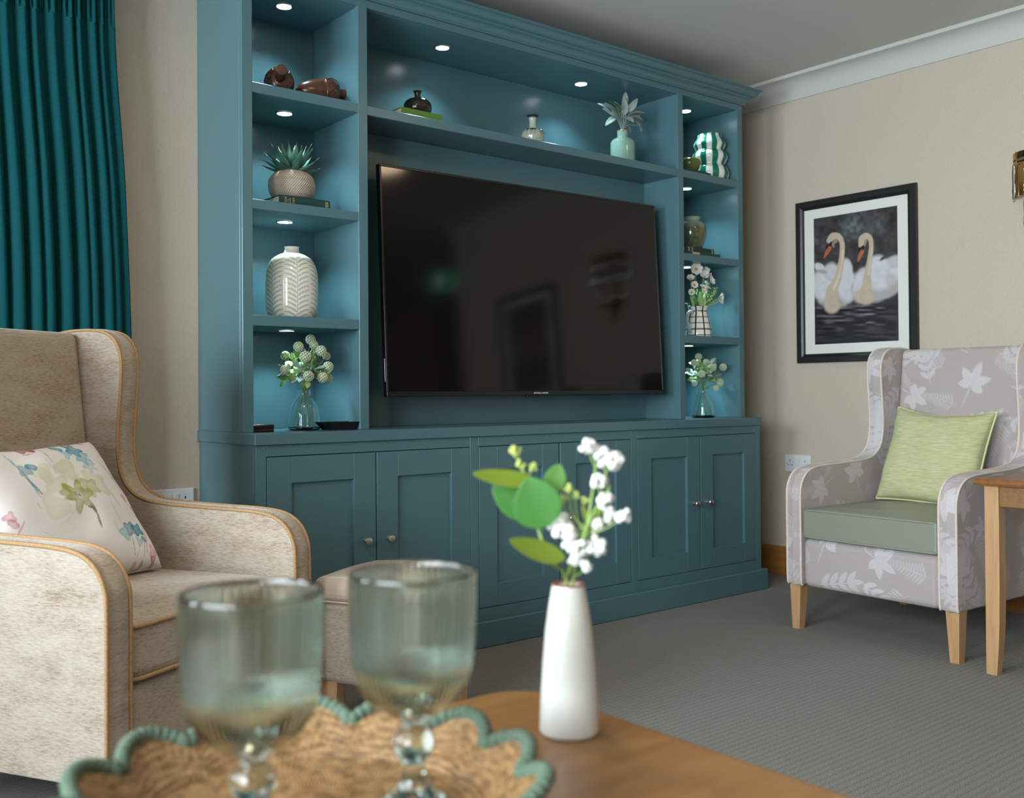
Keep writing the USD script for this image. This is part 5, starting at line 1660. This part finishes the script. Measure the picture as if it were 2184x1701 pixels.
def half_ring(r, z0, z1, th=.003, n=40):
    a = np.linspace(PI / 2, 1.5 * PI, n)
    V = []
    for rr_, z in ((r, z0), (r, z1), (r - th, z1), (r - th, z0), (r, z0)):
        V.append(np.c_[rr_ * .85 * np.cos(a) - .002, rr_ * np.sin(a), np.full(n, z)])
    m = grid(np.array(V))
    m.fix_normals()
    return m


for r, zt_, plates, hh in ((.138, .170, 5, .145), (.092, .045, 4, .150)):
    part(t, 'band', half_ring(r, zt_ - .030, zt_), 'brass', smooth=40)
    part(t, 'band', half_ring(r, zt_ - .050, zt_ - .040), 'brass', smooth=40)
    for a in np.linspace(PI / 2 + .05, 1.5 * PI - .05, plates):
        part(t, 'band_rod', tube([(r * .85 * math.cos(a) - .002, r * math.sin(a), zt_ - .055), (r * .85 * math.cos(a) - .002, r * math.sin(a), zt_ + .004)], .0022, 6), 'brass', smooth=True)
    for a in np.linspace(PI / 2 + .28, 1.5 * PI - .28, plates):
        q = np.array([(-.030, 0), (.030, 0), (.030, -hh + .016), (.014, -hh), (-.014, -hh), (-.030, -hh + .016)])[::-1]
        m = slab(q, [(-.002, .001), (0, 0), (.002, .001)], axis=0)
        m = moved(m, rz=a + PI)
        part(t, 'brass_plate', moved(m, (r * .80 * math.cos(a), r * .94 * math.sin(a), zt_ - .05)), 'brass', smooth=False)
    for a in np.linspace(PI / 2 + .06, 1.5 * PI - .06, plates + 1):
        c = np.array([r * .87 * math.cos(a) - .004, r * 1.02 * math.sin(a), zt_ - .05])
        m = lathe([(.0005, -.155), (.004, -.150), (.0075, -.125), (.005, -.085), (.0065, -.04), (.004, -.005), (.0005, 0)], 7)
        part(t, 'crystal_drop', moved(m, c), 'crystal', smooth=False)
part(t, 'stem', tube([(-.035, 0, -.10), (-.035, 0, -.245)], .011, 14), 'brass', smooth=True)
part(t, 'finial', moved(lathe([(.0005, -.03), (.008, -.026), (.014, -.014), (.011, -.002), (.0005, 0)], 24), (-.035, 0, -.245)), 'brass', smooth=True)
part(t, 'arm', tube([(-.014, 0, -.15), (-.036, 0, -.15)], .009, 12), 'brass', smooth=True)

# ================================================================== power sockets
def socket(label, centre, axis):
    """axis 'x': on the right wall facing -x; axis 'y': on the back wall facing -y"""
    t = thing('power_socket', label, 'socket', centre, 0)
    w, h = .0815, .048

    def P(n, m, mt, par=None):
        if axis == 'x':
            m = moved(m, rz=-PI / 2)
        return part(par or t, n, m, mt, smooth=30)

    P('faceplate', rbox(-w, w, -.010, 0, -h, h, .005, 3), 'white_plastic')
    for s in (-1, 1):
        P('switch', moved(rbox(-.0075, .0075, -.004, .002, -.013, .013, .0015, 2), (s * .0125, -.0105, .016), R=trimesh.transformations.rotation_matrix(.14, [1, 0, 0])[:3, :3]), 'white_plastic')
        cx = s * .047
        for (dx, dz, a, b) in ((0, .014, .0022, .0048), (-.0115, -.009, .0040, .0022), (.0115, -.009, .0040, .0022)):
            P('pin_slot', box(cx + dx - a, cx + dx + a, -.0107, -.0095, dz - b, dz + b, .0003), 'slot_black')
        P('screw', moved(lathe([(.0005, 0), (.0028, 0), (.0026, .0009), (.0005, .0011)], 12), (s * .066, -.0102, 0), R=frame_to((0, -1, 0))), 'steel')


socket('white double wall socket on the back wall, behind the arm of the beige armchair', (-.1015, YB - .0005, .6125), 'y')
socket('white double wall socket low on the right wall, behind the leaf-print armchair', (XR - .0005, -.033, .612), 'x')

# ================================================================== exit sign and ceiling lamp, seen in the television screen
t = thing('exit_sign', 'lit green exit sign hanging in the passage, seen reflected in the television', 'sign', (3.36, -3.52, 2.36), PI + .5)
part(t, 'housing', rbox(-.20, .20, -.012, .03, -.10, .10, .006), 'white_plastic')
part(t, 'face', box(-.19, .19, -.0135, -.0119, -.09, .09, .0005), 'exit_green', smooth=False)
ar = np.array([(-.018, -.055), (.018, -.055), (.018, .005), (.045, .005), (0, .06), (-.045, .005), (-.018, .005)])
part(t, 'arrow', moved(slab(ar, [(-.0150, 0), (-.0136, 0)], axis=1), (.11, 0, 0)), 'exit_white', smooth=False)
fig = [moved(slab(np.array(q, float)[::-1] * np.array([-1, 1]) / 1000, [(-.0150, 0), (-.0136, 0)], axis=1), (-.05, 0, 0)) for q in
       ([(-12, 0), (10, 4), (16, 40), (-6, 42)], [(-12, 2), (2, -2), (-18, -36), (-40, -52), (-46, -42), (-28, -30)], [(-4, 4), (12, 2), (22, -26), (18, -66), (6, -66), (10, -30)],
        [(10, 38), (14, 26), (38, 12), (44, 20), (26, 32)], [(-4, 40), (2, 28), (-24, 14), (-34, 30), (-26, 34), (-20, 24)],
        [(8 + 11 * math.cos(a), 58 + 11 * math.sin(a)) for a in np.linspace(0, 2 * PI, 17)[:-1]],
        [(60, -75), (110, -75), (110, 75), (60, 75)])]
part(t, 'running_figure', cat(*fig), 'exit_white', smooth=False)
part(t, 'hanging_rod', tube([(0, .01, .098), (0, .01, ZC - 2.36)], .006, 10), 'steel', smooth=True)

for lx, ly, power, lab in ((1.80, -1.90, 10.0, 'round warm ceiling lamp in front of the cabinet, glinting in the television'), (-.70, -1.60, 52.0, 'round warm ceiling lamp over the beige armchair side of the room'),
                    (1.50, -4.60, 30.0, 'round warm ceiling lamp at the far right of the room behind the camera'), (-1.30, -4.60, 30.0, 'round warm ceiling lamp at the far left of the room behind the camera')):
    t = thing('ceiling_lamp', lab, 'lamp', (lx, ly, ZC), 0, 'round warm ceiling lamps')
    part(t, 'ring', lathe([(.17, -.001), (.175, -.020), (.168, -.028), (.155, -.028), (.152, -.001)], 48, close=True), 'chrome', smooth=40)
    part(t, 'diffuser', lathe([(.0005, -.030), (.10, -.029), (.150, -.024), (.151, -.002), (.0005, -.002)], 48), 'lamp_lens', smooth=40)
    L = UsdLux.DiskLight.Define(stage, t.GetPath().pathString + '/glow')
    L.AddTranslateOp().Set(Gf.Vec3d(0, 0, -.04))
    L.CreateRadiusAttr(.15 * S)
    L.CreateIntensityAttr(power)
    L.CreateColorAttr(Gf.Vec3f(1.0, .72, .45))

# ------------------------------------------------------------------ labels of the setting
for p in stage.GetPrimAtPath('/World').GetChildren():
    if p.GetCustomDataByKey('kind') == 'structure' and not p.GetCustomDataByKey('label'):
        p.SetCustomDataByKey('label', {'floor': 'grey ribbed loop-pile carpet covering the floor', 'ceiling': 'plain white ceiling', 'trim_1': 'white coving along the top of the right wall',
                                       'wall_right': 'right wall in woven beige wallpaper', 'wall_back': 'back wall in woven beige wallpaper behind the cabinet and curtain',
                                       'baseboard_right': 'orange oak skirting board along the right wall'}.get(p.GetName(), p.GetName().replace('_', ' ') + ' of the lounge'))
